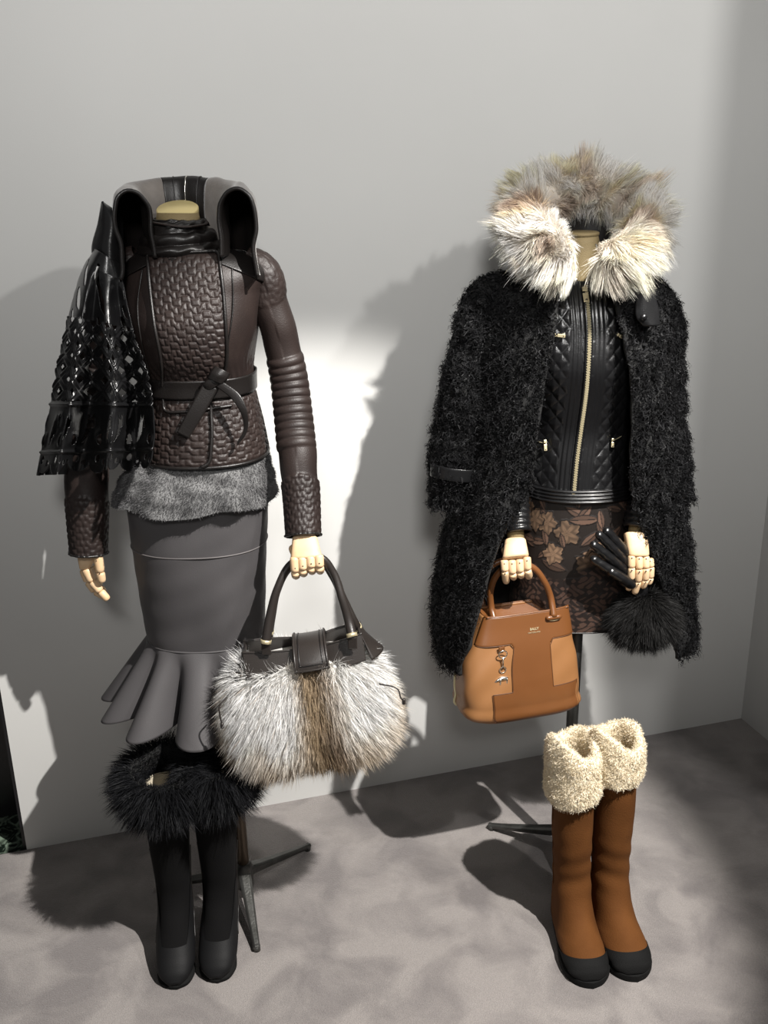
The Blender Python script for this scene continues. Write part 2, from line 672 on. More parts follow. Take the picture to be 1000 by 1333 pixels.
def finger(name, pts, r0, r1, parent, dots=True):
    """jointed wooden finger: tapered rounded pieces end to end, dark pin at each joint"""
    pts = [W(*p) if len(p) == 3 else None for p in pts]
    k = len(pts) - 1
    Vs, Fs4, Fs3, nv = [], [], [], 0
    for i in range(k):
        a, b = pts[i], pts[i + 1]
        ra = r0 + (r1 - r0) * i / k
        rb = r0 + (r1 - r0) * (i + 0.8) / k
        q = np.array([-0.02, 0.0, 0.05, 0.2, 0.5, 0.8, 0.93, 0.985, 1.0])
        pr = np.array([0.2, 0.7, 0.92, 1.0, 1, 1, 0.9, 0.65, 0.25])
        if i == k - 1:
            q = np.array([-0.02, 0.0, 0.05, 0.2, 0.5, 0.72, 0.88, 0.97, 1.0])
        P = a + (b - a) * q[:, None]
        rr = (ra + (rb - ra) * np.clip(q, 0, 1)) * pr
        V, F = capped(tubeX(P, rr, 12))
        Vs.append(V)
        Fs4.append(F[0] + nv)
        Fs3.append(F[1] + nv)
        nv += len(V)
    o = mk(name, np.concatenate(Vs), [np.concatenate(Fs4), np.concatenate(Fs3)], M['wood'], parent)
    return o


def pin(parent, p, r=0.0013):
    P = np.array([p + np.array([0, 0.002, 0]), p - np.array([0, 0.0006, 0])])
    return tube('joint_pin', P, r, M['pin'], parent, n=8)


def palm(parent, A, B, ta, tb, m=None, name='palm'):
    """wooden palm: section A=(left,right world points) at the wrist to B at the knuckles, thickness ta, tb"""
    n = 12
    X = []
    for q, sc in zip((0, 0.03, 0.1, 0.35, 0.65, 0.9, 0.97, 1.0), (0.80, 0.93, 1, 1, 1, 1, 0.93, 0.78)):
        l = A[0] + (B[0] - A[0]) * q
        r = A[1] + (B[1] - A[1]) * q
        c, h = (l + r) / 2, (r - l) / 2
        t = ta + (tb - ta) * q
        nrm = unit(np.cross(h, (B[0] - A[0])))
        th = np.linspace(0, 2 * math.pi, 20, endpoint=False)
        cc, ss = np.cos(th), np.sin(th)
        cc = np.sign(cc) * np.abs(cc)**0.55
        ss = np.sign(ss) * np.abs(ss)**0.7
        X.append(c + sc * (cc[:, None] * h + ss[:, None] * nrm * t / 2))
    V, F = capped(np.array(X))
    return mk(name, V, [F[0][:, ::-1], F[1][:, ::-1]], m or M['wood'], parent)
# ------------------------------------------------------------------ the setting
WA = G(35, 1106)       # foot of the display wall, left end and right end
WB = G(965, 935)
wdir = (WB - WA) / np.linalg.norm(WB - WA)
wnrm = np.array([wdir[1], -wdir[0], 0])          # towards the viewer
WLEN = np.linalg.norm(WB - WA)


def carpet_mat():
    m = bpy.data.materials.new('grey_carpet')
    m.use_nodes = True
    nt = m.node_tree
    b = nt.nodes['Principled BSDF']
    b.inputs['Roughness'].default_value = 0.95
    b.inputs['Sheen Weight'].default_value = 0.25
    tc = nt.nodes.new('ShaderNodeTexCoord')
    n1 = nt.nodes.new('ShaderNodeTexNoise')
    n1.inputs['Scale'].default_value = 7.5
    n1.inputs['Detail'].default_value = 5
    n1.inputs['Distortion'].default_value = 0.6
    nt.links.new(tc.outputs['Object'], n1.inputs['Vector'])
    r = nt.nodes.new('ShaderNodeValToRGB')
    r.color_ramp.elements[0].position = 0.36
    r.color_ramp.elements[0].color = (0.150, 0.134, 0.130, 1)
    r.color_ramp.elements[1].position = 0.60
    r.color_ramp.elements[1].color = (0.245, 0.222, 0.210, 1)
    nt.links.new(n1.outputs['Fac'], r.inputs['Fac'])
    n2 = nt.nodes.new('ShaderNodeTexNoise')
    n2.inputs['Scale'].default_value = 420
    n2.inputs['Detail'].default_value = 3
    nt.links.new(tc.outputs['Object'], n2.inputs['Vector'])
    mx = nt.nodes.new('ShaderNodeMixRGB')
    mx.blend_type = 'OVERLAY'
    mx.inputs[0].default_value = 0.35
    nt.links.new(r.outputs['Color'], mx.inputs[1])
    nt.links.new(n2.outputs['Color'], mx.inputs[2])
    bw = nt.nodes.new('ShaderNodeRGBToBW')
    nt.links.new(n2.outputs['Color'], bw.inputs[0])
    nt.links.new(bw.outputs[0], mx.inputs[2])
    nt.links.new(mx.outputs[0], b.inputs['Base Color'])
    bp = nt.nodes.new('ShaderNodeBump')
    bp.inputs['Strength'].default_value = 0.8
    bp.inputs['Distance'].default_value = 0.004
    nt.links.new(n2.outputs['Fac'], bp.inputs['Height'])
    nt.links.new(bp.outputs['Normal'], b.inputs['Normal'])
    return m


def marble_mat():
    m = bpy.data.materials.new('green_marble')
    m.use_nodes = True
    nt = m.node_tree
    b = nt.nodes['Principled BSDF']
    b.inputs['Roughness'].default_value = 0.12
    tc = nt.nodes.new('ShaderNodeTexCoord')
    n1 = nt.nodes.new('ShaderNodeTexNoise')
    n1.inputs['Scale'].default_value = 22
    n1.inputs['Detail'].default_value = 8
    n1.inputs['Distortion'].default_value = 2.5
    nt.links.new(tc.outputs['Object'], n1.inputs['Vector'])
    r = nt.nodes.new('ShaderNodeValToRGB')
    r.color_ramp.elements[0].position = 0.45
    r.color_ramp.elements[0].color = (0.008, 0.014, 0.010, 1)
    r.color_ramp.elements[1].position = 0.68
    r.color_ramp.elements[1].color = (0.20, 0.26, 0.20, 1)
    nt.links.new(n1.outputs['Fac'], r.inputs['Fac'])
    nt.links.new(r.outputs['Color'], b.inputs['Base Color'])
    return m


Rw = np.stack([wdir, -wnrm, np.array([0, 0, 1.0])], 1)


def wbox(name, s0, s1, d0, d1, z0, z1, m, parent=None, bev=0):
    """box along the display wall: s along it from its left end, d in front of it (+) or behind"""
    c = WA + wdir * (s0 + s1) / 2 + wnrm * (d0 + d1) / 2 + np.array([0, 0, (z0 + z1) / 2])
    return box(name, c, (s1 - s0, abs(d1 - d0), z1 - z0), m, parent, bev, Rw)


tag(wbox('floor', -1.6, 4.4, -0.0, 4.4, -0.06, 0.0, carpet_mat()), kind='structure')
tag(wbox('floor_landing', -1.6, 0.0, -0.30, 0.0, -0.06, -0.003, marble_mat()), kind='structure')
tag(wbox('wall_back', 0.0, WLEN, -0.16, 0.0, 0.0, 3.3, M['wall']), kind='structure')
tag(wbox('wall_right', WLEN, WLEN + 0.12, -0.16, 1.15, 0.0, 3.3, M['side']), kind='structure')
tag(wbox('wall_left', -1.6, 0.001, -0.30, -0.165, -0.004, 3.3, M['black']), kind='structure')
tag(wbox('trim_1', -0.008, 0.0, -0.165, -0.003, -0.004, 3.3, M['black']), kind='structure')
# ------------------------------------------------------------------ mannequin stand
def arm_core(parent, pts, w0, w1):
    P = spline(np.array([W(*p) for p in pts]), 14)
    tube('arm', P, np.linspace(w0, w1, 14), M['linen'], parent, n=12)


def stand_leg(parent, hub, end, hz):
    """flat tapering cast leg from the hub down to a small foot"""
    d = end - hub
    d[2] = 0
    L = np.linalg.norm(d)
    d /= L
    sd = np.array([-d[1], d[0], 0])
    X = []
    for q, w, h, zt in ((0.0, 0.016, 0.030, hz), (0.12, 0.015, 0.026, hz), (0.4, 0.0125, 0.019, hz * 0.70), (0.75, 0.0095, 0.013, hz * 0.36), (0.96, 0.008, 0.012, 0.0135), (1.0, 0.008, 0.011, 0.0125)):
        c = hub + d * L * q
        c[2] = zt
        X.append([c - sd * w, c - sd * w * 0.55 + [0, 0, 0.004], c + sd * w * 0.55 + [0, 0, 0.004], c + sd * w, c + sd * w * 0.6 - [0, 0, h * 0.8], c - sd * w * 0.6 - [0, 0, h * 0.8]])
    X = np.array(X)
    X[..., 2] = np.maximum(X[..., 2], 0.0)
    V, F = capped(X)
    o = mk('stand_leg', V, F, M['steel'], parent, smooth=False)
    bevel(o, 0.0015)
    c = hub + d * (L - 0.008)
    tube('foot_pad', np.array([[c[0], c[1], 0.0], [c[0], c[1], 0.013]]), 0.0085, M['steel'], o, n=12)


def stand(parent, hub, ends, top, hz=0.075, pm='bronze'):
    for e in ends:
        stand_leg(parent, hub.copy(), e.copy(), hz)
    P = np.array([[hub[0], hub[1], z] for z in (0.030, 0.034, 0.085, 0.095, 0.10)])
    tube('stand_hub', P, [0.017, 0.021, 0.021, 0.019, 0.014], M['steel'], parent, n=20)
    P = np.array([[hub[0], hub[1], 0.09], [hub[0], hub[1], top]])
    tube('pole', P, 0.0135, M[pm], parent, n=18)


Y1 = 1.88
hub1 = G(318, 1140, 0.06)
hub1[2] = 0
e1a, e1b = G(335, 1240), G(403, 1104)
e1c = hub1 + rotz(math.radians(120)) @ (e1b - hub1)
man1 = thing('mannequin', 'headless mannequin with brass neck cap and pale wooden hands wearing the brown quilted leather jacket',
             'mannequin', hub1)
stand(man1, hub1, [e1a, e1b, e1c], 0.95)

NB1 = [(340, 178, 322, 0.070, 0.070), (380, 176, 328, 0.085, 0.080), (430, 186, 322, 0.092, 0.080), (500, 202, 318, 0.070, 0.070),
       (560, 196, 332, 0.085, 0.085), (640, 190, 336, 0.09, 0.095), (760, 205, 328, 0.075, 0.08)]
tl = Loft(Y1, NB1)
V, F = capped(tl.grid(30, 32))
mk('torso', V, [F[0][:, ::-1], F[1][:, ::-1]], M['linen'], man1)
# neck with a tilted metal cap
nk0, nk1 = W(236, 345, Y1), W(231, 272, Y1 - 0.002)
P = spline(np.array([nk0, (nk0 + nk1) / 2, nk1 - [0, 0, 0.006]]), 8)
tube('neck', P, np.linspace(0.055, 0.0385, 8), M['linen'], man1, n=24)
th = np.linspace(0, 2 * math.pi, 40, endpoint=False)
Rt = rotx(math.radians(21))
ringp = lambda r, z: nk1 + (np.stack([r * np.cos(th), r * np.sin(th), np.full(40, z)], 1)) @ Rt.T
V, F = capped(np.array([ringp(0.037, -0.02), ringp(0.039, -0.004), ringp(0.039, 0.0), ringp(0.0375, 0.0015)]))
mk('neck_cap', V, F, M['cap'], man1)

# arm and hand at image left: relaxed hand
arm_core(man1, [(158, 350, Y1), (130, 450, Y1), (114, 560, Y1), (113, 640, 1.87), (116, 722, 1.855)], 0.030, 0.018)
arm_core(man1, [(340, 350, Y1), (362, 440, 1.89), (384, 540, 1.865), (392, 620, 1.82), (396, 706, 1.765)], 0.030, 0.018)
hL = palm(man1, (W(100, 716, 1.855), W(132, 716, 1.855)), (W(104.5, 741, 1.85), W(118, 739, 1.85)), 0.030, 0.022, name='hand')
finger('finger', [(112, 740, 1.850), (120, 757, 1.846), (131, 770, 1.842), (141, 781, 1.840)], 0.0105, 0.0075, hL)
finger('finger', [(109, 741, 1.870), (115, 757, 1.868), (124, 770, 1.864), (137, 777, 1.860)], 0.0100, 0.0075, hL)
finger('finger', [(115, 740, 1.885), (122, 755, 1.884), (131, 765, 1.880), (136, 772, 1.878)], 0.0100, 0.0070, hL)
finger('finger', [(118, 738, 1.90), (125, 750, 1.90), (132, 760, 1.895)], 0.0095, 0.0070, hL)
tb = finger('thumb', [(127, 722, 1.840), (131, 745, 1.835), (133, 758, 1.835)], 0.0105, 0.0080, hL)
for p in ((125.5, 730, 1.8285), (129.5, 747, 1.8262)):
    pin(hL, W(*p))
# hand at image right: fist round the bag handles
hR = palm(man1, (W(381, 699, 1.765), W(413, 699, 1.765)), (W(378, 732, 1.725), W(420.5, 729, 1.725)), 0.036, 0.034, name='hand')
for i, (u, v0, v1) in enumerate(((383.5, 728, 745), (393.5, 728, 742), (404.5, 727, 739), (415, 725, 738.5))):
    fo = finger('finger', [(u, v0 - 3, 1.723), (u + 1, v1, 1.716), (u + 2, v1 + 5, 1.742), (u + 2, v1 - 6, 1.764)], 0.0095, 0.0080, hR)
    pin(hR, W(u + 0.8, v1 - 5, 1.7095))
finger('thumb', [(382, 712, 1.762), (388, 728, 1.778), (398, 738, 1.778)], 0.011, 0.0085, hR)

# ------------------------------------------------------------------ brown leather jacket
jk = thing('leather_jacket', 'dark brown leather jacket with quilted front panel, ribbed sleeve and tied belt', 'jacket', W(262, 600, Y1))
JB = [(322, 196, 282, 0.060, 0.06), (332, 176, 322, 0.074, 0.07), (346, 164, 343, 0.088, 0.08), (380, 163, 343, 0.108, 0.092), (420, 168, 337, 0.124, 0.095),
      (455, 180, 331, 0.116, 0.092), (485, 191, 328, 0.094, 0.088), (505, 194, 328, 0.088, 0.088)]
jl = Loft(Y1, JB, e=0.86)
X = jl.grid(90, 160)
x, z = X[..., 0], X[..., 2]
waistz = W(262, 505, Y1)[2]
wr = 0.0035 * np.exp(-((z - waistz) / 0.05)**2) * np.sin(46 * np.arctan2(X[..., 1] - Y1, x - x.mean()) + 3 * np.sin(z * 60)) + 0.0018 * wob(x, X[..., 1], z, 22, 3)
X = X + gnorm(X, True) * wr[..., None]
body = mk('bodice', X.reshape(-1, 3), loftF(90, 160), M['brown_leather'], jk)
solid(body, 0.002)
for L_, n_ in (([(302, 345), (303, 400), (296, 450), (290, 488)], 'princess_seam'), ([(186, 350), (180, 400), (186, 450), (196, 488)], 'princess_seam')):
    q = spline(np.array(L_, float), 40)
    tube(n_, jl.on(q[:, 0], q[:, 1], 0.0015), 0.0014, M['trim_leather'], body, n=6)
# dark yoke over the shoulder
u, v, s, t = pane((282, 322), (336, 330), (286, 344), (345, 368), 30, 20)
sheet('shoulder_yoke', jl.on(u, v, 0.0035), M['trim_leather'], jk, 0.002)
u, v, s, t = pane((166, 334), (200, 322), (163, 362), (194, 345), 30, 20)
sheet('shoulder_yoke', jl.on(u, v, 0.0035), M['trim_leather'], jk, 0.002)
# quilted front panel with piped rim
PL = [(193.5, 333), (197, 370), (203, 420), (212, 470), (214, 502)]
PR = [(284, 331), (289, 370), (292, 420), (293, 465), (288, 502)]
u, v = edges_grid(PL, PR, 110, 190)
p0 = jl.on(u, v)
s, t = np.meshgrid(np.linspace(0, 1, 110), np.linspace(0, 1, 190))
q = q_maze(p0[..., 0] + 0.12 * (p0[..., 2] - 1.3), p0[..., 2])
fp = sheet('front_panel', jl.on(u, v, 0.004 + 0.0028 * q * edge0(s, t, 0.04)), M['brown_leather'], jk, 0.003)
rim = np.concatenate([np.stack([u[::-1, 0], v[::-1, 0]], 1), np.stack([u[0], v[0]], 1)[4:-4], np.stack([u[:, -1], v[:, -1]], 1)])
rim[:, 0] = np.convolve(np.pad(rim[:, 0], 6, 'edge'), np.ones(13) / 13, 'valid')
rim[:, 1] = np.convolve(np.pad(rim[:, 1], 6, 'edge'), np.ones(13) / 13, 'valid')
tube('panel_piping', jl.on(rim[:, 0], rim[:, 1], 0.007), 0.0032, M['trim_leather'], fp, n=8)
# peplum, quilted all round
PB = [(497, 194, 328, 0.090, 0.088), (515, 193, 332, 0.094, 0.090), (550, 190, 341, 0.108, 0.1), (588, 187, 349, 0.118, 0.108)]
pl = Loft(Y1, PB, e=0.88)
nz, nth = 110, 420
X = pl.grid(nz, nth)
arc = np.linspace(0, 1, nth)[None] * 0.62
t = np.linspace(0, 1, nz)[:, None]
X = X + gnorm(X, True) * (0.0032 * q_maze(arc + 0 * t, X[..., 2]) * np.clip((1 - t) / 0.05, 0, 1) * np.clip((t - 0.12) / 0.05, 0, 1))[..., None]
pep = mk('peplum', X.reshape(-1, 3), loftF(nz, nth), M['brown_leather'], jk)
solid(pep, 0.003)
q = X[-1]
tube('hem_piping', np.concatenate([q, q[:1]]), 0.0034, M['trim_leather'], pep, n=8, cap=False)
# overlap edge and pocket welts on the peplum
q = spline(np.array([(273, 512), (275, 540), (275, 580), (270, 604), (262, 608)], float), 40)
tube('overlap_edge', pl.on(q[:, 0], q[:, 1], 0.006), 0.0035, M['trim_leather'], pep, n=8)
for L_ in ([(215, 517), (217, 534), (240, 536), (274, 532)], [(274, 532), (300, 528)]):
    q = spline(np.array(L_, float), 24)
    tube('pocket_welt', pl.on(q[:, 0], q[:, 1], 0.006), 0.003, M['trim_leather'], pep, n=8)

# sleeves
MPX = PXM(500, Y1)


def sleeve(name, pts, parent, ribs, cuff0, seed, cuffarch=True):
    A = np.array([np.concatenate([W(*p[:3]), [p[3] / 2 * PXM(p[1], p[2])]]) for p in pts])
    A = spline(A, 260)
    P, r = A[:, :3], A[:, 3]
    vpix = np.interp(np.linspace(0, 1, 260), np.linspace(0, 1, 260), 666.5 - ((P - CAM) @ UP) / ((P - CAM) @ _fw) * FPX)

    def disp(L, th, rr):
        vp = vpix[:, None] + 0 * th
        rib = (vp > ribs[0]) & (vp < ribs[1])
        frn = np.clip(0.5 + 0.9 * np.cos(th), 0, 1)
        out = np.where(rib, 0.0042 * q_rib(vp - ribs[0], (ribs[1] - ribs[0]) / 11.0) * frn, 0.0)
        c0 = cuff0 + (10 * (1 - np.cos(th)) if cuffarch else 0 * th)
        cf = np.clip((vp - c0) / 3, 0, 1)
        out = out + cf * (0.0006 + 0.0028 * q_maze(th * 0.044, L + 0 * th, 0.0165, 0.0135))
        tp = np.clip((385 + 12 * np.cos(th) - vp) / 4, 0, 1)
        out = out + tp * (0.0006 + 0.0014 * q_maze(th * 0.045, L + 0 * th))
        out = out + 0.0016 * wob(th * 0.6, L * 30, 0, 1.0, seed) * (1 - rib) * (1 - cf)
        return out

    X = tubeX(P, r, 110, None, disp)
    o = mk(name, X.reshape(-1, 3), gridF(260, 110, True), M['brown_leather'], parent)
    solid(o, 0.002)
    q = X[-1]
    tube('cuff_piping', np.concatenate([q, q[:1]]), 0.0026, M['trim_leather'], o, n=8, cap=False)
    return o


sleeve('sleeve', [(318, 336, Y1, 34), (338, 349, Y1, 42), (352, 395, 1.885, 47), (366, 445, 1.89, 46), (376, 490, 1.89, 47), (382, 540, 1.87, 48.5), (388, 600, 1.83, 49),
                  (392, 640, 1.808, 46), (395, 697, 1.77, 43)], jk, (463, 586), 617, 5)
sleeve('sleeve', [(182, 336, Y1, 34), (160, 349, Y1, 46), (146, 400, Y1, 48), (132, 450, 1.89, 50), (122, 500, 1.89, 52), (115, 560, 1.885, 54), (113, 622, 1.875, 56),
                  (114, 670, 1.865, 51), (115.5, 719, 1.855, 45)], jk, (463, 586), 640, 6)
# funnel neck of folded leather
fl = Loft(Y1, [(286, 199, 264, 0.046, 0.05, -0.004), (297, 196, 268, 0.058, 0.055, -0.002), (310, 187, 281, 0.072, 0.062), (337, 184, 290, 0.080, 0.068)], e=0.95)
X = fl.grid(70, 96)
t = np.linspace(0, 1, 70)[:, None]
a = np.linspace(0, 2 * math.pi, 96, endpoint=False)[None]
tt = t + 0.05 * np.sin(a + 1.0)
X = X + gnorm(X, True) * (0.0065 * np.abs(np.sin(tt * 11.0)) + 0.002 * wob(np.cos(a) * 3, np.sin(a) * 3, t * 9, 1.5, 8))[..., None]
fn = mk('funnel_collar', X.reshape(-1, 3), loftF(70, 96), M['trim_leather'], jk)
solid(fn, 0.004)
q = spline(np.array([(199, 292), (222, 297), (245, 299), (262, 294), (268, 290)], float), 30)
tube('collar_strap', fl.on(q[:, 0], q[:, 1], 0.010), 0.002, M['brown_leather'], fn, n=10, r2=0.004)

# tall rolled hood collar, grey suede outside and dark leather inside
hp = [(181, 1.790), (174, 1.845), (182, 1.905), (210, 1.950), (238, 1.962), (268, 1.952), (300, 1.910), (312, 1.850), (304, 1.790)]
hp = np.array([W(u_, 300, y_) for u_, y_ in hp])
HP = spline(hp, 121)
HP[:, 2] = 0
Td = unit(np.gradient(HP, axis=0))
OUTW = np.stack([Td[:, 1], -Td[:, 0], 0 * Td[:, 0]], 1) * -1.0
cen = HP.mean(0)
OUTW *= np.sign(((HP - cen) * OUTW).sum(1))[:, None]
f_ = np.abs(np.linspace(-1, 1, 121))           # 1 at the front ends, 0 at the back
prof = np.array([(-0.032, 0.0), (-0.029, 0.035), (-0.030, 0.085), (-0.026, 0.118), (-0.012, 0.140), (0.006, 0.144), (0.021, 0.133),
                 (0.030, 0.108), (0.031, 0.065), (0.025, 0.020), (0.027, -0.020), (0.031, -0.036)])
prof = spline(np.concatenate([prof, np.zeros((len(prof), 1))], 1), 60)[:, :2]
wsc = 0.62 + 0.42 * f_**1.4
z0 = 1.468
XH = np.zeros((60, 121, 3))
for k in range(60):
    lean = 0.010 * (1 - f_)
    XH[k] = HP + OUTW * (prof[k, 0] * wsc + 0.008 * f_)[:, None]
    hz_ = prof[k, 1] * np.where(prof[k, 1] > 0, 0.80 + 0.17 * (1 - f_)**0.8, 1.0)
    XH[k, :, 2] = z0 + hz_
XH = XH + 0.0018 * wob(XH[..., 0], XH[..., 1], XH[..., 2], 45, 4)[..., None] * gnorm(XH)


def hoodpart(name, a, b, m1, m2):
    o = sheet(name, XH[:, a:b], [m1, m2], jk, 0, flip=False)
    md = solid(o, 0.004, -1).modifiers[0]
    return o


hl = hoodpart('hood_collar', 0, 49, M['suede'], M['trim_leather'])
hm = hoodpart('collar_back', 48, 74, M['trim_leather'], M['trim_leather'])
hr = hoodpart('hood_collar', 73, 121, M['suede'], M['trim_leather'])
for o, c in ((hl, 0), (hr, 120)):
    m_ = o.modifiers[0]
    m_.material_offset = 1
    m_.material_offset_rim = 1
    tube('collar_piping', XH[:, c] + np.array([0, -0.001, 0]), 0.0036, M['trim_leather'], o, n=8)
zc = XH[4:30, 61] + (np.array([0, -0.0015, 0]))
tube('back_zip', zc, 0.0012, M['silver'], hm, n=8)
for c in (54, 68):
    tube('back_seam', XH[2:34, c] + np.array([0, -0.001, 0]), 0.0016, M['trim_leather'], hm, n=6)


# belt
def ribbon(name, L, R, Yl, m, parent, n=50, w=9, thick=0.002, curve=0.0):
    l, r = spline(np.array(L, float), n), spline(np.array(R, float), n)
    y = hermite(np.linspace(0, 1, len(Yl)), np.array(Yl, float), np.linspace(0, 1, n))
    s = np.linspace(0, 1, w)[None]
    u = l[:, :1] * (1 - s) + r[:, :1] * s
    v = l[:, 1:2] * (1 - s) + r[:, 1:2] * s
    return sheet(name, W(u, v, y[:, None] - curve * np.sin(math.pi * s)), m, parent, thick)


bel = Loft(Y1, [(483, 192, 329, 0.096, 0.092), (492, 192.5, 329, 0.0935, 0.0905), (506, 192.5, 329.5, 0.0925, 0.091)], e=0.86)
X = bel.grid(12, 120, off=0.0075)
bl = mk('belt', X.reshape(-1, 3), loftF(12, 120), M['trim_leather'], jk)
solid(bl, 0.003)
yk = float(jl.on(275, 500)[1]) - 0.016
tube('belt_knot', spline(W([263, 272, 281, 290], [507, 501, 495, 487], [yk, yk - 0.012, yk - 0.012, yk + 0.002]), 16), np.linspace(0.0080, 0.0115, 16), M['trim_leather'], bl, n=14, r2=0.0055, rnd=0.35, ex=0.75)
ribbon('belt_loop_end', [(270, 492), (276, 482), (281, 477)], [(290, 500), (297, 491), (299, 486)], [yk - 0.012, yk - 0.014, yk - 0.010], M['trim_leather'], bl, 20, curve=0.008)
ribbon('belt_tail', [(264, 500), (250, 525), (230, 563)], [(284, 506), (268, 535), (246, 571)], [yk - 0.012, yk - 0.018, yk - 0.020], M['trim_leather'], bl, 40, curve=0.0008)
ribbon('belt_tail', [(281, 503), (302, 520), (315, 542), (317, 560), (309, 575)], [(289, 496), (313, 515), (323, 542), (321, 564), (309, 580)],
       [yk - 0.014, yk - 0.020, yk - 0.024, yk - 0.020, yk - 0.018], M['trim_leather'], bl, 50, curve=0.0008)
# grey sheared fur hem showing below the peplum
gl = Loft(Y1, [(574, 190, 340, 0.096, 0.096), (596, 172, 349, 0.110, 0.106), (622, 158, 354, 0.126, 0.116), (646, 152, 356, 0.133, 0.12)], e=0.88)
X = gl.grid(70, 200)
a = np.linspace(0, 2 * math.pi, 200, endpoint=False)[None]
t = np.linspace(0, 1, 70)[:, None]
rip = t * (0.005 * np.cos(7 * a + 0.5) + 0.004 * np.cos(13 * a)) + 0.0022 * wob(X[..., 0], X[..., 1], X[..., 2], 60, 9)
X = X + gnorm(X, True) * rip[..., None]
X[..., 2] -= (t * 0.006 * np.cos(5 * a + 2.2))
V = X.reshape(-1, 3)
Fh = loftF(70, 200)
gc = np.full((len(V), 3), 0.14)
fh = mk('fur_hem', V, Fh, M['hide'], jk, col=gc)
solid(fh, 0.006)
rg = np.random.default_rng(21)
P, N = sample(V, Fh, 26000, rg)
tone = (0.13 + 0.04 * wob(P[:, 0], P[:, 1], P[:, 2], 60, 12)).clip(0.08, 0.34)[:, None] * rg.uniform(0.7, 1.3, (len(P), 1)) * np.array([1, 0.985, 1.01])
fur('fur_pile', P, unit(N + 0.35 * rg.normal(size=P.shape)), rg.uniform(0.0035, 0.006, len(P)), np.array([0, 0, -0.5]) + 0.25 * rg.normal(size=P.shape), 0.0011,
    tone * 0.75, tone * 1.25, M['fur'], fh, rg, segs=2, clumps=1500, cl=0.3)

# ------------------------------------------------------------------ cut-out leather capelet
cp = thing('leather_capelet', 'glossy black leather capelet with cut-out lattice and scalloped edge hung over one shoulder', 'capelet', W(125, 610, 1.8))
CL = np.array([(124, 324), (110, 345), (96, 385), (86, 425), (76, 470), (67, 520), (57, 570), (47, 619)], float)
CR = np.array([(158, 345), (163, 368), (171, 405), (181, 440), (193, 470), (203, 505), (208, 555), (204, 612)], float)
nu, nv = 330, 400
s = np.linspace(-0.55, 1, nu)[None, :]
t = np.linspace(0, 1, nv)[:, None]
l, r = spline(CL, nv), spline(CR, nv)
sa = np.sqrt(s * s + 0.0025) - 0.05
width = (r - l)
u = l[:, :1] + width[:, :1] * sa
v = l[:, 1:2] + width[:, 1:2] * np.clip(sa, 0, 1)
fold = np.cos((s - 0.20) * 2 * math.pi / 0.43)
fold = 1 - 2 * ((1 - fold) / 2)**2.2
amp = 0.062 * np.clip((t - 0.08) / 0.9, 0, 1)**0.8
Yb = 1.845 - 0.035 * np.clip(t * 3, 0, 1) - 0.050 * np.tanh(s * 7) - 0.012 * np.sin(math.pi * np.clip(s, 0, 1))
Yb = Yb - amp * fold * np.clip(1.0 - np.exp(-np.abs(s) * 6), 0, 1) + np.where(s < 0, 0.035, 0)
# folds also shift sideways so that the ridges stand as pipes
u = u - 9.0 * t * np.sin((s - 0.20) * 2 * math.pi / 0.43) * np.clip(s * 4, 0, 1) * np.clip((1 - s) * 4, 0, 1)
X = W(u, v, Yb)
Lx = s * 0.46 * (0.35 + 0.65 * t)
a0 = (s + 0.55) / 1.55
px, py = (s * 12.0), (t * 19.0)
da, db = fr((px + py) / 2), fr((px - py) / 2)
lat = np.minimum(np.minimum(da, 1 - da), np.minimum(db, 1 - db))         # 0 on the lattice bars
hole_lat = (lat > 0.30)
band0, band1 = 0.71, 0.90
sx, sy = s * 6.5, (t - band0) / (band1 - band0)
cxx = fr(sx) - 0.5
leaf = np.abs(cxx - 0.22 * np.sin(3.1 * sy + 0.5)) < 0.10 * np.sin(math.pi * np.clip((sy - 0.12) / 0.7, 0, 1))
leaf2 = ((cxx + 0.30)**2 / 0.012 + (sy - 0.72)**2 / 0.018) < 1
leaf3 = ((cxx - 0.36)**2 / 0.006 + (sy - 0.28)**2 / 0.030) < 1
hole_band = leaf | leaf2 | leaf3
by = (t - band1) / (1 - band1)
bx = fr(s * 9.0) - 0.5
sc_edge = 0.42 + 0.58 * np.sqrt(np.clip(1 - (bx * 2)**2, 0, 1)) - 0.25 * (np.abs(fr(s * 3.0) - 0.5) * 2)**2 + np.where(s < 0.03, 0.3, 0)
curlh = ((bx + 0.12)**2 / 0.016 + (by - 0.32)**2 / 0.03) < 1
curlh |= ((bx - 0.28)**2 / 0.008 + (by - 0.48)**2 / 0.02) < 1
keep = np.ones((nv, nu), bool)
up_zone = (t > 0.31) & (t < band0 - 0.035)
patch = ((s - 0.72)**2 / 0.06 + (t - 0.13)**2 / 0.012) < 1.0
keep &= ~(up_zone & hole_lat & ~patch)
keep &= ~((t > band0) & (t < band1 - 0.01) & hole_band)
keep &= ~((t > band1 + 0.004) & (curlh | (by > sc_edge)))
blobs = (wob(s * 17, t * 22, 0, 1.6, 31) > 0.42) & (t > 0.05) & (t < 0.33) & ~patch
keep &= ~blobs
keep[np.broadcast_to((s < -0.22) & (t < band1), keep.shape)] = True
keep[np.broadcast_to((s < -0.04) & (t < 0.30 - 0.3 * s), keep.shape)] = False
emb = 0.0030 * np.exp(-((lat - 0.13) / 0.07)**2) * up_zone + 0.004 * np.exp(-((t - band0 + 0.018) / 0.008)**2) + 0.004 * np.exp(-((t - band1) / 0.006)**2)
rimb = np.zeros((nv, nu))
for hol in (leaf, leaf2, leaf3):
    hf = (hol & (t > band0) & (t < band1)).astype(float)
    for ax_ in (0, 1):
        hf = sum(np.roll(hf, k_, ax_) for k_ in range(-4, 5)) / 9.0
    rimb = np.maximum(rimb, hf)
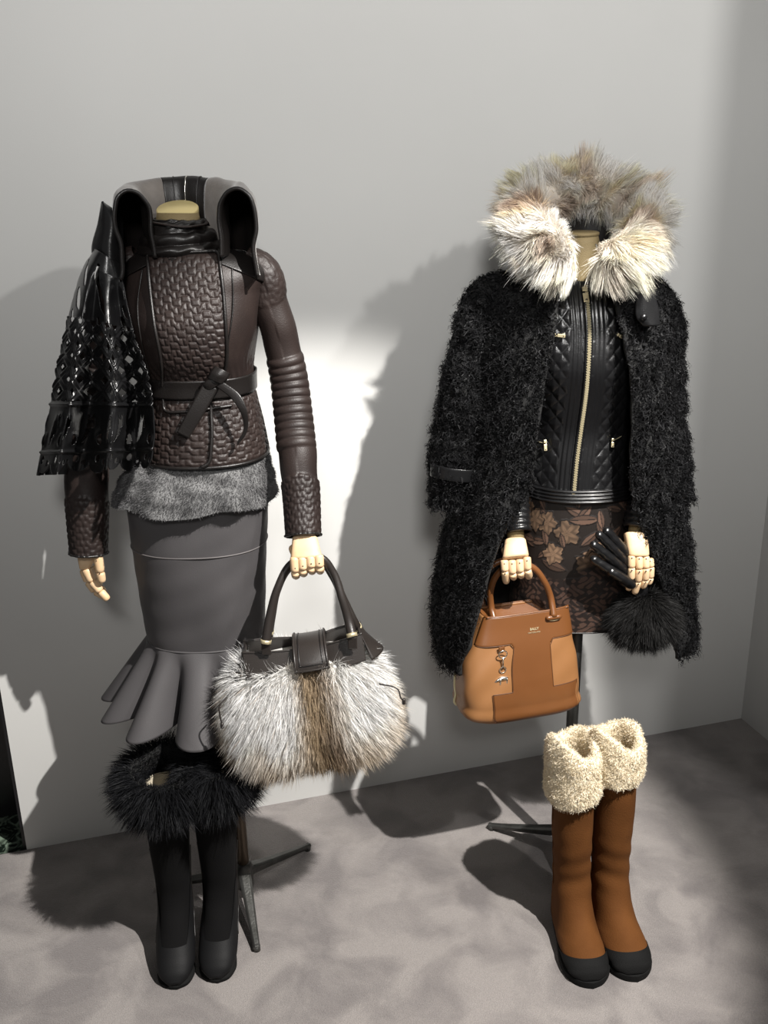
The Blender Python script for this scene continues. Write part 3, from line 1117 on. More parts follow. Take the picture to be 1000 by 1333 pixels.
emb = emb + 0.006 * rimb + 0.0010 * wob(s * 5, t * 8, 0, 2.0, 14)
Nn = gnorm(X)
Nn *= np.sign(-(Nn[..., 1:2]) + 1e-6) * np.where(s < 0, -1, 1)[..., None]
X = X + Nn * emb[..., None]
cape = sheet('cape_body', X, M['patent'], cp, 0.0018, keep=keep[:-1, :-1])
# stand collar point at the shoulder
cu_, cv_ = edges_grid([(132, 262), (127, 290), (119, 325), (122, 346)], [(134, 262), (157, 281), (162, 318), (164, 352)], 30, 40)
s, t = np.meshgrid(np.linspace(0, 1, 30), np.linspace(0, 1, 40))
sheet('collar_point', W(cu_, cv_, 1.835 - 0.030 * np.sin(math.pi * s) * (0.3 + t) + 0.02 * (1 - t)), M['patent'], cp, 0.003)
us, vs = edges_grid([(137, 350), (128, 375), (140, 420)], [(163, 352), (168, 385), (176, 425)], 40, 50)
# ------------------------------------------------------------------ grey leather skirt with flounce
sk = thing('leather_skirt', 'grey leather pencil skirt with a fluted flounce at the hem', 'skirt', W(265, 930, Y1))
sl = Loft(Y1, [(600, 166, 350, 0.100, 0.10), (645, 167, 349, 0.106, 0.105), (700, 173, 347.5, 0.108, 0.105), (760, 182, 346, 0.104, 0.10), (800, 189, 344.5, 0.098, 0.097), (824, 194, 343, 0.095, 0.095)], e=0.88)
X = sl.grid(80, 140)
X = X + gnorm(X, True) * (0.0014 * wob(X[..., 0], X[..., 1], X[..., 2], 24, 6))[..., None]
sb = mk('skirt_body', X.reshape(-1, 3), loftF(80, 140), M['grey_leather'], sk)
solid(sb, 0.002)
th = np.linspace(0, 2 * math.pi, 121)
zs = float(sl.on(262, 727)[2])
tube('hip_seam', sl.pt(th, np.full(121, zs), 0.0006), 0.0014, M['stitch'], sb, n=6, cap=False)
zt = sl.K[-1, 0]
tube('flounce_seam', sl.pt(th, np.full(121, zt + 0.002), 0.0006), 0.0022, M['grey_leather'], sb, n=6, cap=False)
nth, nz = 480, 40
a = np.linspace(0, 2 * math.pi, nth, endpoint=False)[None]
t = np.linspace(0, 1, nz)[:, None]
ph = 12 * (a - math.radians(269))
flare = 0.056 * t**0.9 + 0.056 * np.cos(ph) * t**1.1
aa = a + 0.085 * t * np.sin(ph)
base = sl.pt(aa, np.full(aa.shape, zt + 0.004))
dirv = base - np.array([sl.K[-1, 1], sl.K[-1, 5], 0])
dirv[..., 2] = 0
dirv = unit(dirv)
side = np.clip(np.cos(a - math.pi), 0, 1)
right_ = np.clip(np.cos(a + 0.35), 0, 1)
X = base + dirv * (flare * (1 - 0.45 * right_) + 0.008 * t * side**2)[..., None]
X[..., 2] -= t * (0.168 + 0.010 * np.cos(ph) - 0.022 * side)
fo = mk('flounce', X.reshape(-1, 3), loftF(nz, nth), M['grey_leather'], sk)
solid(fo, 0.0022)
# ------------------------------------------------------------------ fur handbag in the first mannequin's hand
YB = 1.745
fb = thing('fur_handbag', 'white and brown fur handbag with dark leather flap and handles', 'handbag', W(410, 1000, YB))
bc = W(401, 913, YB)
tilt = math.radians(7)
Rb = rotz(math.radians(4)) @ roty(-tilt)


def superq(a, b, c, e1, e2, nv=60, nu=90):
    p = np.linspace(math.pi / 2, -math.pi / 2, nv)[:, None]
    q = np.linspace(0, 2 * math.pi, nu, endpoint=False)[None]
    S = lambda w, e: np.sign(w) * np.abs(w)**e
    return np.stack([a * S(np.cos(p), e1) * S(np.cos(q), e2), b * S(np.cos(p), e1) * S(np.sin(q), e2), c * S(np.sin(p), e1) + 0 * q], -1)


loc = superq(0.164, 0.075, 0.118, 0.55, 0.75)
loc[..., 0] *= (1.0 + 0.10 * np.clip(-loc[..., 2] / 0.118, -1, 1) * 0.5 - 0.06)[...]
loc[..., 1] *= 1.0 - 0.25 * np.clip(loc[..., 2] / 0.118, 0, 1)
V = loc.reshape(-1, 3) @ Rb.T + bc
Fb = loftF(60, 90)


def bagcol(L, rg=None):
    """fox colours over the bag in its own coordinates"""
    x, z = L[:, 0] / 0.164, L[:, 2] / 0.118
    n = 0.35 * wob(L[:, 0], L[:, 1], L[:, 2], 38, 41)
    stripe = np.clip(1.25 - np.abs(x - 0.16 + 0.05 * z + 0.15 * n) / 0.25, 0, 1)
    low = np.clip((-z - 0.12 + 0.5 * n) * 1.2, 0, 1)
    side = np.clip((np.abs(x) - 0.83 + 0.2 * n) * 5, 0, 1)
    white = np.array([0.95, 0.935, 0.90])
    tanc = np.array([0.46, 0.33, 0.18])
    dk = np.array([0.16, 0.10, 0.055])
    c = white * np.ones((len(L), 1))
    k = np.clip(0.75 * low + 0.9 * side, 0, 0.9)[:, None]
    c = c * (1 - k) + tanc * k
    k = (stripe * 0.92)[:, None]
    mixd = np.clip(0.45 + 0.8 * n, 0, 1)[:, None]
    c = c * (1 - k) + (tanc * mixd + dk * (1 - mixd)) * k
    return c


core = mk('fur_body', V, Fb, M['hide'], fb, col=bagcol(loc.reshape(-1, 3)) * 0.7)
rg = np.random.default_rng(5)
P, N = sample(V, Fb, 46000, rg)
L = (P - bc) @ Rb
ok = ~((L[:, 2] > 0.09) & (np.abs(L[:, 1]) < 0.042) & (np.abs(L[:, 0] - 0.012) < 0.11))
P, N, L = P[ok], N[ok], L[ok]
c = bagcol(L)
jit = rg.uniform(0.75, 1.15, (len(P), 1))
flow = np.stack([np.sign(L[:, 0] - 0.022) * np.clip(np.abs(L[:, 0] - 0.022) * 6, 0, 0.55), 0 * L[:, 0], -1.0 + 0 * L[:, 0]], 1) @ Rb.T
upz = np.clip((L[:, 2:] - 0.075) / 0.03, 0, 1)
flow = flow * (1 - 0.8 * upz) + upz * np.array([0, -0.1, 0.45])
D = unit(N * 0.70 + flow * 0.80 + 0.24 * rg.normal(size=P.shape))
ln = rg.uniform(0.024, 0.048, len(P)) * np.where(np.abs(L[:, 0]) < 0.04, 0.75, 1.0)
dark = rg.random((len(P), 1)) < 0.06
ct = np.where(dark, np.array([0.30, 0.20, 0.11]), np.clip(c * 1.06, 0, 0.9)) * jit
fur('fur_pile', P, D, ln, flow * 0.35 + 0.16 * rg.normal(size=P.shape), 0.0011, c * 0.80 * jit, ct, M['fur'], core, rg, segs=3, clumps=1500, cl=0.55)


def bl_(x, y, z):
    return np.stack(np.broadcast_arrays(*[np.asarray(q, float) for q in (x, y, z)]), -1) @ Rb.T + bc


# leather top: front and back yokes either side of the flap
for sx0, sx1, tag_ in ((-0.108, 0.0, 0), (0.048, 0.132, 1)):
    for fy in (-1, 1):
        s, t = np.meshgrid(np.linspace(0, 1, 30), np.linspace(0, 1, 20))
        dip = 0.012 * (s if tag_ == 0 else 1 - s)
        x = sx0 + (sx1 - sx0) * s
        z = 0.146 - dip - 0.05 * t
        y = fy * (0.026 + 0.020 * t + 0.004 * np.sin(math.pi * s))
        o = sheet('leather_yoke', bl_(x, y, z), M['bag_leather'], fb, 0.003, flip=fy < 0)
        top = bl_(x[0], y[0], z[0])
        tube('yoke_piping', top, 0.0022, M['bag_leather'], o, n=8)
# side gussets with a drawn tie
for sx in (-1, 1):
    s, t = np.meshgrid(np.linspace(-1, 1, 20), np.linspace(0, 1, 14))
    x0 = -0.108 if sx < 0 else 0.132
    x = x0 + sx * (0.020 * (1 - s * s) * (0.3 + t) + 0.012 * t) - sx * 0.012 * (1 - s * s) * (1 - t)
    o = sheet('side_gusset', bl_(x, s * (0.026 + 0.020 * t), 0.144 - 0.05 * t), M['bag_leather'], fb, 0.003, flip=sx > 0)
    q = spline(bl_([sx * 0.150, sx * (0.186 if sx > 0 else 0.166), sx * (0.189 if sx > 0 else 0.168), sx * (0.193 if sx > 0 else 0.168)], [-0.055, -0.066, -0.070, -0.070], [0.070, 0.058, 0.040, 0.018] if sx < 0 else [0.045, 0.030, 0.012, 0.006]), 16)
    tube('tie_cord', q, 0.0016, M['bag_leather'], fb, n=8)
    tube('cord_knot', np.array([q[-1] + [0, 0, 0.003], q[-1] - [0, 0, 0.005]]), 0.0038, M['bag_leather'], fb, n=10, rnd=0.8)
# flap over the top
t = np.linspace(0, 1, 60)
fz = spline(np.array([(0.034, 0.118), (0.018, 0.146), (0.0, 0.152), (-0.026, 0.149), (-0.048, 0.138), (-0.066, 0.120), (-0.072, 0.104)]) @ np.array([[1, 0, 0], [0, 1, 0]]), 60)
s = np.linspace(0, 1, 24)[None]
hw = (0.032 + 0.003 * np.linspace(0, 1, 60))[:, None]
xx = 0.0260 + (2 * s - 1) * hw
X = bl_(xx, fz[:, :1] + 0.004 * (2 * s - 1)**2, fz[:, 1:2] + 0 * s)
fl_ = sheet('flap', X, M['bag_leather'], fb, 0.004)
rim = np.concatenate([X[8:-2, 1], X[-2, 1:-1], X[8:-2, -2][::-1]])
tube('flap_piping', rim + np.array([0, -0.001, 0.001]), 0.0022, M['bag_leather'], fl_, n=8)
rim2 = np.concatenate([X[10:-6, 4], X[-6, 4:-4], X[10:-6, -5][::-1]])
tube('flap_stitch', rim2 + np.array([0, -0.0006, 0.0006]), 0.0012, M['trim_leather'], fl_, n=6)
# two handles through the fist
for yy, nm in ((1.715, 0), (1.762, 1)):
    dx = 0 if nm == 0 else 6
    q = [(347 + dx * 0.3, 833 - dx), (352 + dx * 0.3, 800), (361, 768), (377, 741), (397, 730 + nm), (418, 733), (433, 752), (445 + dx * 0.5, 782), (455 + dx, 812 - nm * 2), (459 + dx, 825 - nm * 4)]
    q = np.array([W(a, b, yy) for a, b in q])
    q[[0, -1], 1] += (-0.014 if nm == 0 else 0.012)
    q[3:7, 1] += 0.027 if nm == 0 else 0.006
    q[[2, 7], 1] += 0.012 if nm == 0 else 0.0
    q = spline(q, 60)
    rr = 0.0068 + 0.0030 * np.abs(np.linspace(-1, 1, 60))**1.5
    h = tube('handle', q, rr, M['bag_leather'], fb, n=16)
    for e, e2 in ((0, 3), (-1, -4)):
        tube('handle_ring', np.array([q[e] + (q[e2] - q[e]) * 0.0, q[e2] * 0.35 + q[e] * 0.65]), 0.0108, M['gold'], h, n=16)
        zz = q[e] - np.array([0, 0, 0.012])
        box('handle_tab', zz, (0.018, 0.006, 0.026), M['bag_leather'], h, 0.002)
# ------------------------------------------------------------------ boots
class Boot:
    """pairs of (front f, z) and (back b, z) with half width w, swept as tilted rings"""

    def __init__(self, org, yaw, pairs, lean=(0, 0)):
        A = np.array([list(p[0]) + list(p[1]) + [p[2]] for p in pairs], float)
        self.A = spline(A, 120, k=(A[:, :2] + A[:, 2:4]) / 2)
        self.o = np.asarray(org, float)
        self.d = np.array([math.sin(yaw), -math.cos(yaw), 0])
        self.s = np.array([math.cos(yaw), math.sin(yaw), 0])
        self.lean = np.array(lean, float)

    def ring(self, k, n=48, off=0.0, ex=0.92):
        A = self.A[k]
        f, b = A[:2], A[2:4]
        c, h = (f + b) / 2, (f - b) / 2
        hl = np.linalg.norm(h) + 1e-9
        h = h * (1 + off / hl)
        th = np.linspace(0, 2 * math.pi, n, endpoint=False)
        cc, ss = np.cos(th), np.sin(th)
        cc = np.sign(cc) * np.abs(cc)**ex
        ss = np.sign(ss) * np.abs(ss)**ex
        fw = c[0] + cc * h[0]
        z = c[1] + cc * h[1]
        X = self.o + fw[:, None] * self.d + (ss * (A[4] + off))[:, None] * self.s
        X[:, 2] = z
        X[:, :2] += self.lean * np.clip(z, 0, 1)[:, None]
        return X

    def grid(self, k0, k1, n=48, off=0.0, ex=0.92):
        return np.array([self.ring(k, n, off, ex) for k in range(k0, k1)])


def loftmesh(name, X, m, parent, capA=True, capB=True):
    V, F = capped(X)
    if not capA or not capB:
        nu = X.shape[1]
        keep = []
        if capA:
            keep.append(F[1][:nu])
        if capB:
            keep.append(F[1][nu:])
        F = [F[0]] + keep
    return mk(name, V, [a[:, ::-1] for a in F], m, parent)


def sole(parent, B, outline, z0, z1, m, name='sole', rise=None):
    """outline: (f, half width) from heel to toe"""
    q = spline(np.array([(a, b, 0) for a, b in outline], float), 40)
    L = np.concatenate([q[:, :2], (q[::-1] * [1, -1, 1])[1:-1, :2]])
    rows = []
    for z, sc in ((z0, 0.96), (z0 + 0.003, 1.0), (z1 - 0.002, 1.0), (z1, 0.97)):
        P = B.o + (L[:, :1] * B.d) + (L[:, 1:] * sc * B.s)
        P[:, 2] = z + (rise(L[:, 0]) if rise else 0)
        rows.append(P)
    X = np.array(rows)
    V, F = capped(X)
    o = mk(name, V, F, m, parent, smooth=True)
    return o


def wool_grid(B, prof, n=120, shear=0.0):
    """cuff round the boot top: prof of (outward, z)"""
    pr = spline(np.array([(a, b, 0) for a, b in prof], float), 70)
    A = B.A[0]
    th = np.linspace(0, 2 * math.pi, n, endpoint=False)
    X = []
    for o_, z in pr[:, :2]:
        f, w = (A[0] - A[2]) / 2 + o_, A[4] + o_
        cf = (A[0] + A[2]) / 2
        P = B.o + (cf + np.cos(th) * f)[:, None] * B.d + (np.sin(th) * w)[:, None] * B.s
        top = np.clip((z - 0.40) / 0.075, 0, 1)
        P[:, 2] = z + top * (0.016 * np.cos(2 * th + 2.2) + 0.008 * np.cos(th + 1.0)) + shear * np.sin(th) * (1 - top)
        P[:, :2] += B.lean * z
        X.append(P)
    return np.array(X)


HEEL = [((0.046, 0.405), (-0.052, 0.405), 0.046), ((0.044, 0.36), (-0.056, 0.36), 0.0465), ((0.039, 0.27), (-0.054, 0.27), 0.043), ((0.034, 0.19), (-0.046, 0.19), 0.0375),
        ((0.035, 0.145), (-0.044, 0.140), 0.0355), ((0.046, 0.118), (-0.048, 0.105), 0.036), ((0.066, 0.096), (-0.046, 0.076), 0.037), ((0.086, 0.075), (-0.010, 0.064), 0.0385),
        ((0.106, 0.056), (0.040, 0.028), 0.040), ((0.122, 0.042), (0.085, 0.008), 0.0365), ((0.133, 0.030), (0.115, 0.006), 0.027), ((0.140, 0.018), (0.136, 0.008), 0.011)]
FLAT = [((0.050, 0.43), (-0.060, 0.43), 0.0445), ((0.050, 0.35), (-0.058, 0.35), 0.0435), ((0.046, 0.22), (-0.052, 0.22), 0.0415), ((0.047, 0.145), (-0.052, 0.14), 0.040), ((0.062, 0.108), (-0.058, 0.09), 0.041),
        ((0.086, 0.082), (-0.066, 0.045), 0.043), ((0.110, 0.070), (-0.064, 0.014), 0.045), ((0.132, 0.061), (-0.03, 0.010), 0.0465), ((0.151, 0.050), (0.05, 0.010), 0.047), ((0.166, 0.038), (0.12, 0.010), 0.043),
        ((0.174, 0.027), (0.155, 0.010), 0.034), ((0.178, 0.017), (0.174, 0.012), 0.016)]


def fur_cuff(parent, B, zc, R, seed, cx=(0, 0), n=15000, tilt=0.0):
    rg = np.random.default_rng(seed)
    a = np.linspace(0, 2 * math.pi, 64, endpoint=False)
    b = np.linspace(0, 2 * math.pi, 24, endpoint=False)
    ctr = B.o + B.d * -0.003
    ctr = np.array([ctr[0] + B.lean[0] * zc + cx[0], ctr[1] + B.lean[1] * zc + cx[1], zc])
    rr, hh = 0.018, 0.037
    X = np.stack([(R + rr * np.cos(b)[None]) * np.cos(a)[:, None], (R + rr * np.cos(b)[None]) * np.sin(a)[:, None], hh * np.sin(b)[None] + 0 * a[:, None]], -1) @ rotx(tilt).T + ctr
    V = X.reshape(-1, 3)
    F = gridF(64, 24, True, True)
    core = mk('fur_cuff', V, F, M['hide'], parent, col=np.full((len(V), 3), 0.004))
    P, N = sample(V, F, n, rg)
    if ((N * (P - ctr))[:, :2].sum(1)).mean() < 0:
        N = -N
    out = P - ctr
    out[:, 2] = 0
    out = unit(out)
    inner = (N * out).sum(1) < -0.2
    flow = out * 0.8 + np.array([0, 0, -0.75])
    flow[inner] = out[inner] * -0.2 + np.array([0, 0, 0.5])
    D = unit(N * 0.8 + flow * 0.5 + 0.2 * rg.normal(size=P.shape))
    ln = rg.uniform(0.024, 0.046, len(P))
    ln[inner] *= 0.2
    tone = rg.uniform(0.5, 1.4, (len(P), 1)) * np.array([0.0075, 0.0078, 0.0092])
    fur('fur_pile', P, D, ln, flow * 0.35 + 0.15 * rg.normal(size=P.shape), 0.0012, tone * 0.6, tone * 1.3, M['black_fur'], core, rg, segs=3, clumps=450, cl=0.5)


def black_boot(label, axis_px, seed, R, cx=(0, 0), yaw=0.0, lean=(0, 0)):
    o = G(axis_px[0], axis_px[1], 0.0)
    B = Boot(o, yaw, HEEL, lean)
    t = thing('heeled_boot', label, 'boot', o, 'pair of black fur-cuffed boots')
    sh = loftmesh('shaft', B.grid(0, 112), M['black_suede'], t, False, False)
    solid(sh, 0.003)
    gk = B.grid(0, 120, off=0.0016)
    tha = np.linspace(0, 2 * math.pi, 48, endpoint=False)
    k0 = 93 - 30 * np.clip((np.abs(np.sin(tha)) - 0.62) / 0.36, 0, 1)**1.2 - 12 * (np.cos(tha) < 0) * np.abs(np.cos(tha))
    gv_ = np.zeros((46, 48, 3))
    for j_ in range(48):
        kk_ = k0[j_] + (119 - k0[j_]) * np.linspace(0, 1, 46)
        for c_ in range(3):
            gv_[:, j_, c_] = np.interp(kk_, np.arange(120), gk[:, j_, c_])
    loftmesh('vamp', gv_, M['boot_black'], t, False, True)
    # piped seam where the vamp rises up the sides
    for sgn in (-1, 1):
        q = []
        for k in np.linspace(40, 96, 30).astype(int):
            r = B.ring(k, 48, 0.0018)
            q.append(r[12 if sgn > 0 else 36])
        tube('side_seam', np.array(q), 0.0013, M['trim_leather'], sh, n=6)
    sole(t, B, [(-0.030, 0.004), (-0.026, 0.020), (0.02, 0.024), (0.07, 0.037), (0.105, 0.0385), (0.128, 0.027), (0.139, 0.004)], 0.0, 0.008, M['rubber'],
         rise=lambda f: 0.072 * np.clip((0.075 - f) / 0.10, 0, 1)**1.3)
    hp_ = B.o + B.d * -0.030
    tube('heel', np.array([[hp_[0], hp_[1], z_] for z_ in (0.0, 0.004, 0.03, 0.06, 0.085)]), [0.013, 0.014, 0.014, 0.018, 0.026], M['boot_black'], t, n=16)
    fur_cuff(t, B, 0.420, R, seed, cx, tilt=math.radians(13))
    ri = B.ring(3, 48, -0.004)
    li = loftmesh('lining', np.array([ri + [0, 0, 0.014], ri - [0, 0, 0.05], B.ring(26, 48, -0.012)]), M['lining'], t, False, False)
    m_ = li
    return t


black_boot('black suede heeled boot whose fur cuff opens on a pale lining', (234, 1225), 51, 0.062, (0.002, 0.0), yaw=math.radians(7))
black_boot('black suede heeled boot with fur cuff touching the fur handbag', (291, 1217), 52, 0.050, (0.010, 0.002), yaw=math.radians(2), lean=(0.012, 0))


def brown_boot(label, px, yaw, seed, shear, lean=(0, 0), lift=0.0):
    o = G(px[0], px[1], 0.0)
    B = Boot(o, yaw, FLAT, lean)
    t = thing('shearling_boot', label, 'boot', o, 'pair of rust suede shearling boots')
    X = B.grid(0, 112)
    n_ = gnorm(X, True)
    z = X[..., 2]
    th = np.linspace(0, 2 * math.pi, 48, endpoint=False)[None]
    wr = 0.0012 * np.exp(-((z - 0.17) / 0.07)**2) * np.sin(z * 130 + 3 * np.sin(th + seed)) + 0.001 * wob(X[..., 0], X[..., 1], z, 30, seed)
    X = X + n_ * wr[..., None]
    sh = loftmesh('shaft', X, M['boot_suede'], t, False, False)
    solid(sh, 0.003)
    loftmesh('toe_cap', B.grid(102, 120, off=0.0022), M['rubber'], t, False, True)
    sole(t, B, [(-0.071, 0.004), (-0.062, 0.028), (-0.02, 0.038), (0.05, 0.044), (0.11, 0.051), (0.150, 0.046), (0.174, 0.026), (0.183, 0.003)], 0.0, 0.016, M['rubber'])
    for sgn in (12, 36):
        q = np.array([B.ring(k, 48, 0.0006)[sgn] for k in range(2, 70, 2)])
        tube('side_seam', q, 0.001, M['boot_suede'], sh, n=6)
    prof = [(0.002, 0.354 + lift), (0.010, 0.348 + lift), (0.0125, 0.357 + lift), (0.0130, 0.41), (0.013, 0.445), (0.011, 0.467), (0.005, 0.478), (-0.003, 0.475), (-0.009, 0.460), (-0.010, 0.44), (-0.008, 0.40)]
    X = wool_grid(B, prof, shear=shear)
    X = X + gnorm(X[::-1], True)[::-1] * (0.0011 * wob(X[..., 0], X[..., 1], X[..., 2], 260, seed + 3) + 0.0018 * wob(X[..., 0], X[..., 1], X[..., 2], 90, seed + 4))[..., None]
    V = X.reshape(-1, 3)
    F = gridF(70, 120, True)
    cream = np.array([0.86, 0.77, 0.60])
    cf = mk('shearling_cuff', V, F, M['hide'], t, col=np.tile(cream * 0.9, (len(V), 1)))
    rg = np.random.default_rng(seed)
    P, N = sample(V, F, 15000, rg)
    c_ = cream * rg.uniform(0.85, 1.18, (len(P), 1))
    fur('curly_pile', P, unit(N + 0.5 * rg.normal(size=P.shape)), rg.uniform(0.003, 0.006, len(P)), 0.4 * rg.normal(size=P.shape), 0.0016, c_ * 0.85, c_, M['fur'], cf, rg,
        segs=4, clumps=1800, cl=0.5, curl=(0.0009, 1.0))
    return t


brown_boot('rust suede boot whose cream shearling cuff hides part of the other cuff', (743, 1204), math.radians(3), 61, 0.008, lean=(-0.03, 0.0))
brown_boot('rust suede boot with cream shearling cuff partly behind the other cuff', (791, 1197), math.radians(6), 62, 0.002, lean=(-0.01, 0.02), lift=0.035)
# ------------------------------------------------------------------ second mannequin
Y2 = 2.04
hub2 = G(737, 1088, 0.06)
hub2[2] = 0
e2a = G(636, 1078)
d0 = e2a - hub2
man2 = thing('mannequin', 'headless mannequin with linen neck and pale wooden hands wearing the black curly shearling coat', 'mannequin', hub2)
stand(man2, hub2, [e2a, hub2 + rotz(math.radians(120)) @ d0, hub2 + rotz(math.radians(240)) @ d0], 0.95, pm='steel')
tl2 = Loft(Y2, [(385, 680, 828, 0.07, 0.07), (430, 682, 826, 0.085, 0.08), (480, 692, 822, 0.085, 0.08), (540, 700, 812, 0.068, 0.07), (600, 694, 818, 0.08, 0.085), (680, 690, 822, 0.085, 0.09), (780, 700, 806, 0.07, 0.075)])
V, F = capped(tl2.grid(30, 32))
mk('torso', V, [F[0][:, ::-1], F[1][:, ::-1]], M['linen'], man2)
n0, n1 = W(759, 385, Y2), W(758, 304, Y2 - 0.004)
P = spline(np.array([n0, (n0 + n1) / 2, n1 - [0, 0, 0.004]]), 10)
tube('neck', P, np.linspace(0.052, 0.0325, 10), M['linen'], man2, n=28)
th = np.linspace(0, 2 * math.pi, 40, endpoint=False)
Rt = rotx(math.radians(3))
ringp = lambda r, z: n1 + (np.stack([r * np.cos(th), r * np.sin(th), np.full(40, z)], 1)) @ Rt.T
V, F = capped(np.array([ringp(0.0325, -0.004), ringp(0.0345, -0.002), ringp(0.0345, 0.002), ringp(0.0325, 0.0035)]))
mk('neck_cap', V, F, M['linen'], man2)
arm_core(man2, [(676, 400, Y2), (650, 470, Y2), (650, 560, 2.03), (666, 640, 1.98), (672, 704, 1.92)], 0.030, 0.018)
arm_core(man2, [(832, 400, Y2), (850, 470, Y2), (850, 560, 2.03), (836, 640, 1.98), (828, 700, 1.93)], 0.030, 0.018)
hA = palm(man2, (W(657, 703, 1.915), W(684, 702, 1.915)), (W(653.5, 729, 1.885), W(689, 725, 1.885)), 0.034, 0.030, name='hand')
for u, v0, v1, v2 in ((656.5, 730, 744, 757), (666.5, 730, 747, 752), (676.5, 729, 745, 750), (686, 726, 742, 751)):
    finger('finger', [(u, v0 - 1, 1.884), (u + 1, v1, 1.876), (u + 2.5, v2, 1.890), (u + 2.5, v2 - 7, 1.915)], 0.0088, 0.0076, hA)
    pin(hA, W(u + 0.3, v0 + 4, 1.8735))
pin(hA, W(657.8, 747, 1.868))
finger('thumb', [(658, 714, 1.925), (664, 732, 1.940), (672, 742, 1.940)], 0.0105, 0.0085, hA)
hB = palm(man2, (W(812, 693, 1.92), W(843, 694, 1.92)), (W(817.5, 725, 1.895), W(845, 725, 1.895)), 0.032, 0.026, name='hand')
for pts in ([(822.5, 723, 1.893), (822.5, 739, 1.887), (822, 754, 1.888), (818, 768, 1.896)], [(832, 724, 1.893), (832.5, 741, 1.886), (831, 757, 1.888), (826, 773, 1.896)],
            [(841, 724, 1.895), (841, 740, 1.888), (840.5, 755, 1.890), (836.5, 765, 1.897)], [(846, 727, 1.905), (847.5, 738, 1.902), (847, 752, 1.902), (844, 760, 1.905)]):
    finger('finger', pts, 0.0083, 0.0072, hB)
    for j in (0, 1, 2):
        a, b, c = pts[j]
        pin(hB, W(a + 0.5, b + 3.5, c - 0.0092))
finger('thumb', [(815, 708, 1.915), (812, 724, 1.930), (813, 738, 1.935)], 0.0105, 0.0085, hB)

# ------------------------------------------------------------------ black quilted leather jacket
qj = thing('quilted_jacket', 'black diamond-quilted leather jacket with long gold front zip', 'jacket', W(752, 640, Y2))
ql = Loft(Y2, [(362, 722, 796, 0.058, 0.06), (374, 690, 826, 0.074, 0.07), (390, 672, 838, 0.088, 0.08), (430, 668, 842, 0.106, 0.088), (470, 674, 838, 0.114, 0.09), (515, 686, 828, 0.098, 0.088),
               (550, 691, 822, 0.088, 0.085), (590, 686, 822, 0.096, 0.09), (626, 682, 822, 0.104, 0.098)], e=0.88)
ZIP = spline(np.array([(762, 372), (765, 400), (767, 430), (766, 470), (763, 510), (757, 555), (751, 600), (747, 643)], float), 120)
nz, nth = 230, 440
X = ql.grid(nz, nth)
x, z = X[..., 0], X[..., 2]
zw = ql.on(ZIP[:, 0], ZIP[:, 1])
o_ = np.argsort(zw[:, 2])
zx = np.interp(z, zw[o_, 2], zw[o_, 0])
dz = x - zx
isf = X[..., 1] < Y2
plk = isf & (np.abs(dz) < 0.037)
rib = 0.0016 * np.abs(np.cos(math.pi * dz / 0.0093)) * (np.abs(dz) > 0.009)
arc = np.linspace(0, 1, nth)[None] * 0.80
dd = np.where(plk, rib, 0.0027 * q_diam(np.where(isf, dz, arc), z, soft=0.42))
X = X + gnorm(X, True) * dd[..., None]
qb = mk('jacket_body', X.reshape(-1, 3), loftF(nz, nth), M['black_leather'], qj)
solid(qb, 0.002)
hb = Loft(Y2, [(619, 682, 822, 0.104, 0.098), (636, 681, 823, 0.107, 0.1)], e=0.88)
X = hb.grid(40, 200, off=0.003)
t = np.linspace(0, 1, 40)[:, None]
X = X + gnorm(X, True) * (0.0035 * np.abs(np.sin(math.pi * 4 * t)) + 0 * X[..., 0])[..., None]
hbo = mk('hem_band', X.reshape(-1, 3), loftF(40, 200), M['black_leather'], qj)
solid(hbo, 0.002)
# zip: tape, a row of teeth, pull
zt_ = ql.on(ZIP[:, 0], ZIP[:, 1], 0.003)
tape = np.stack([zt_ + np.array([sx, 0, 0]) for sx in (-0.0075, -0.004, 0, 0.004, 0.0075)], 1)
zp = sheet('zip_tape', tape, M['black_leather'], qj, 0.001)
Lz = np.concatenate([[0], np.cumsum(np.linalg.norm(np.diff(zt_, axis=0), axis=1))])
nt_ = 170
VV, FF = [], []
for i in range(nt_):
    l_ = Lz[-1] * (i + 0.5) / nt_
    c = np.array([np.interp(l_, Lz, zt_[:, k]) for k in range(3)]) + np.array([0.0007 * (-1)**i, -0.0012, 0])
    v_, f_q = boxV(c, (0.0066, 0.0026, 0.0016))
    FF.append(f_q + 8 * i)
    VV.append(v_)
teeth = mk('zip_teeth', np.concatenate(VV), np.concatenate(FF), M['gold'], zp, smooth=False)
teeth['kind'] = 'stuff'


def zip_pull(parent, top, bot, w, m):
    d = unit(bot - top)
    L = np.linalg.norm(bot - top)
    sd = unit(np.cross(d, np.array([0, 1.0, 0])))
    R = np.stack([sd, np.cross(d, sd) * -1, d], 1)
    a = box('zip_slider', top, (w * 0.9, 0.004, L * 0.30), m, parent, 0.0008, R)
    b = box('pull_tab', top + d * L * 0.58, (w, 0.0026, L * 0.62), m, parent, 0.0009, R)
    h = top + d * L * 0.75 - np.array([0, 0.0016, 0])
    tube('pull_hole', np.array([h + [0, 0.0012, 0], h]), w * 0.22, M['pin'], b, n=10)


zip_pull(zp, ql.on(760.5, 379, 0.008), ql.on(763, 397, 0.010), 0.0115, M['gold'])
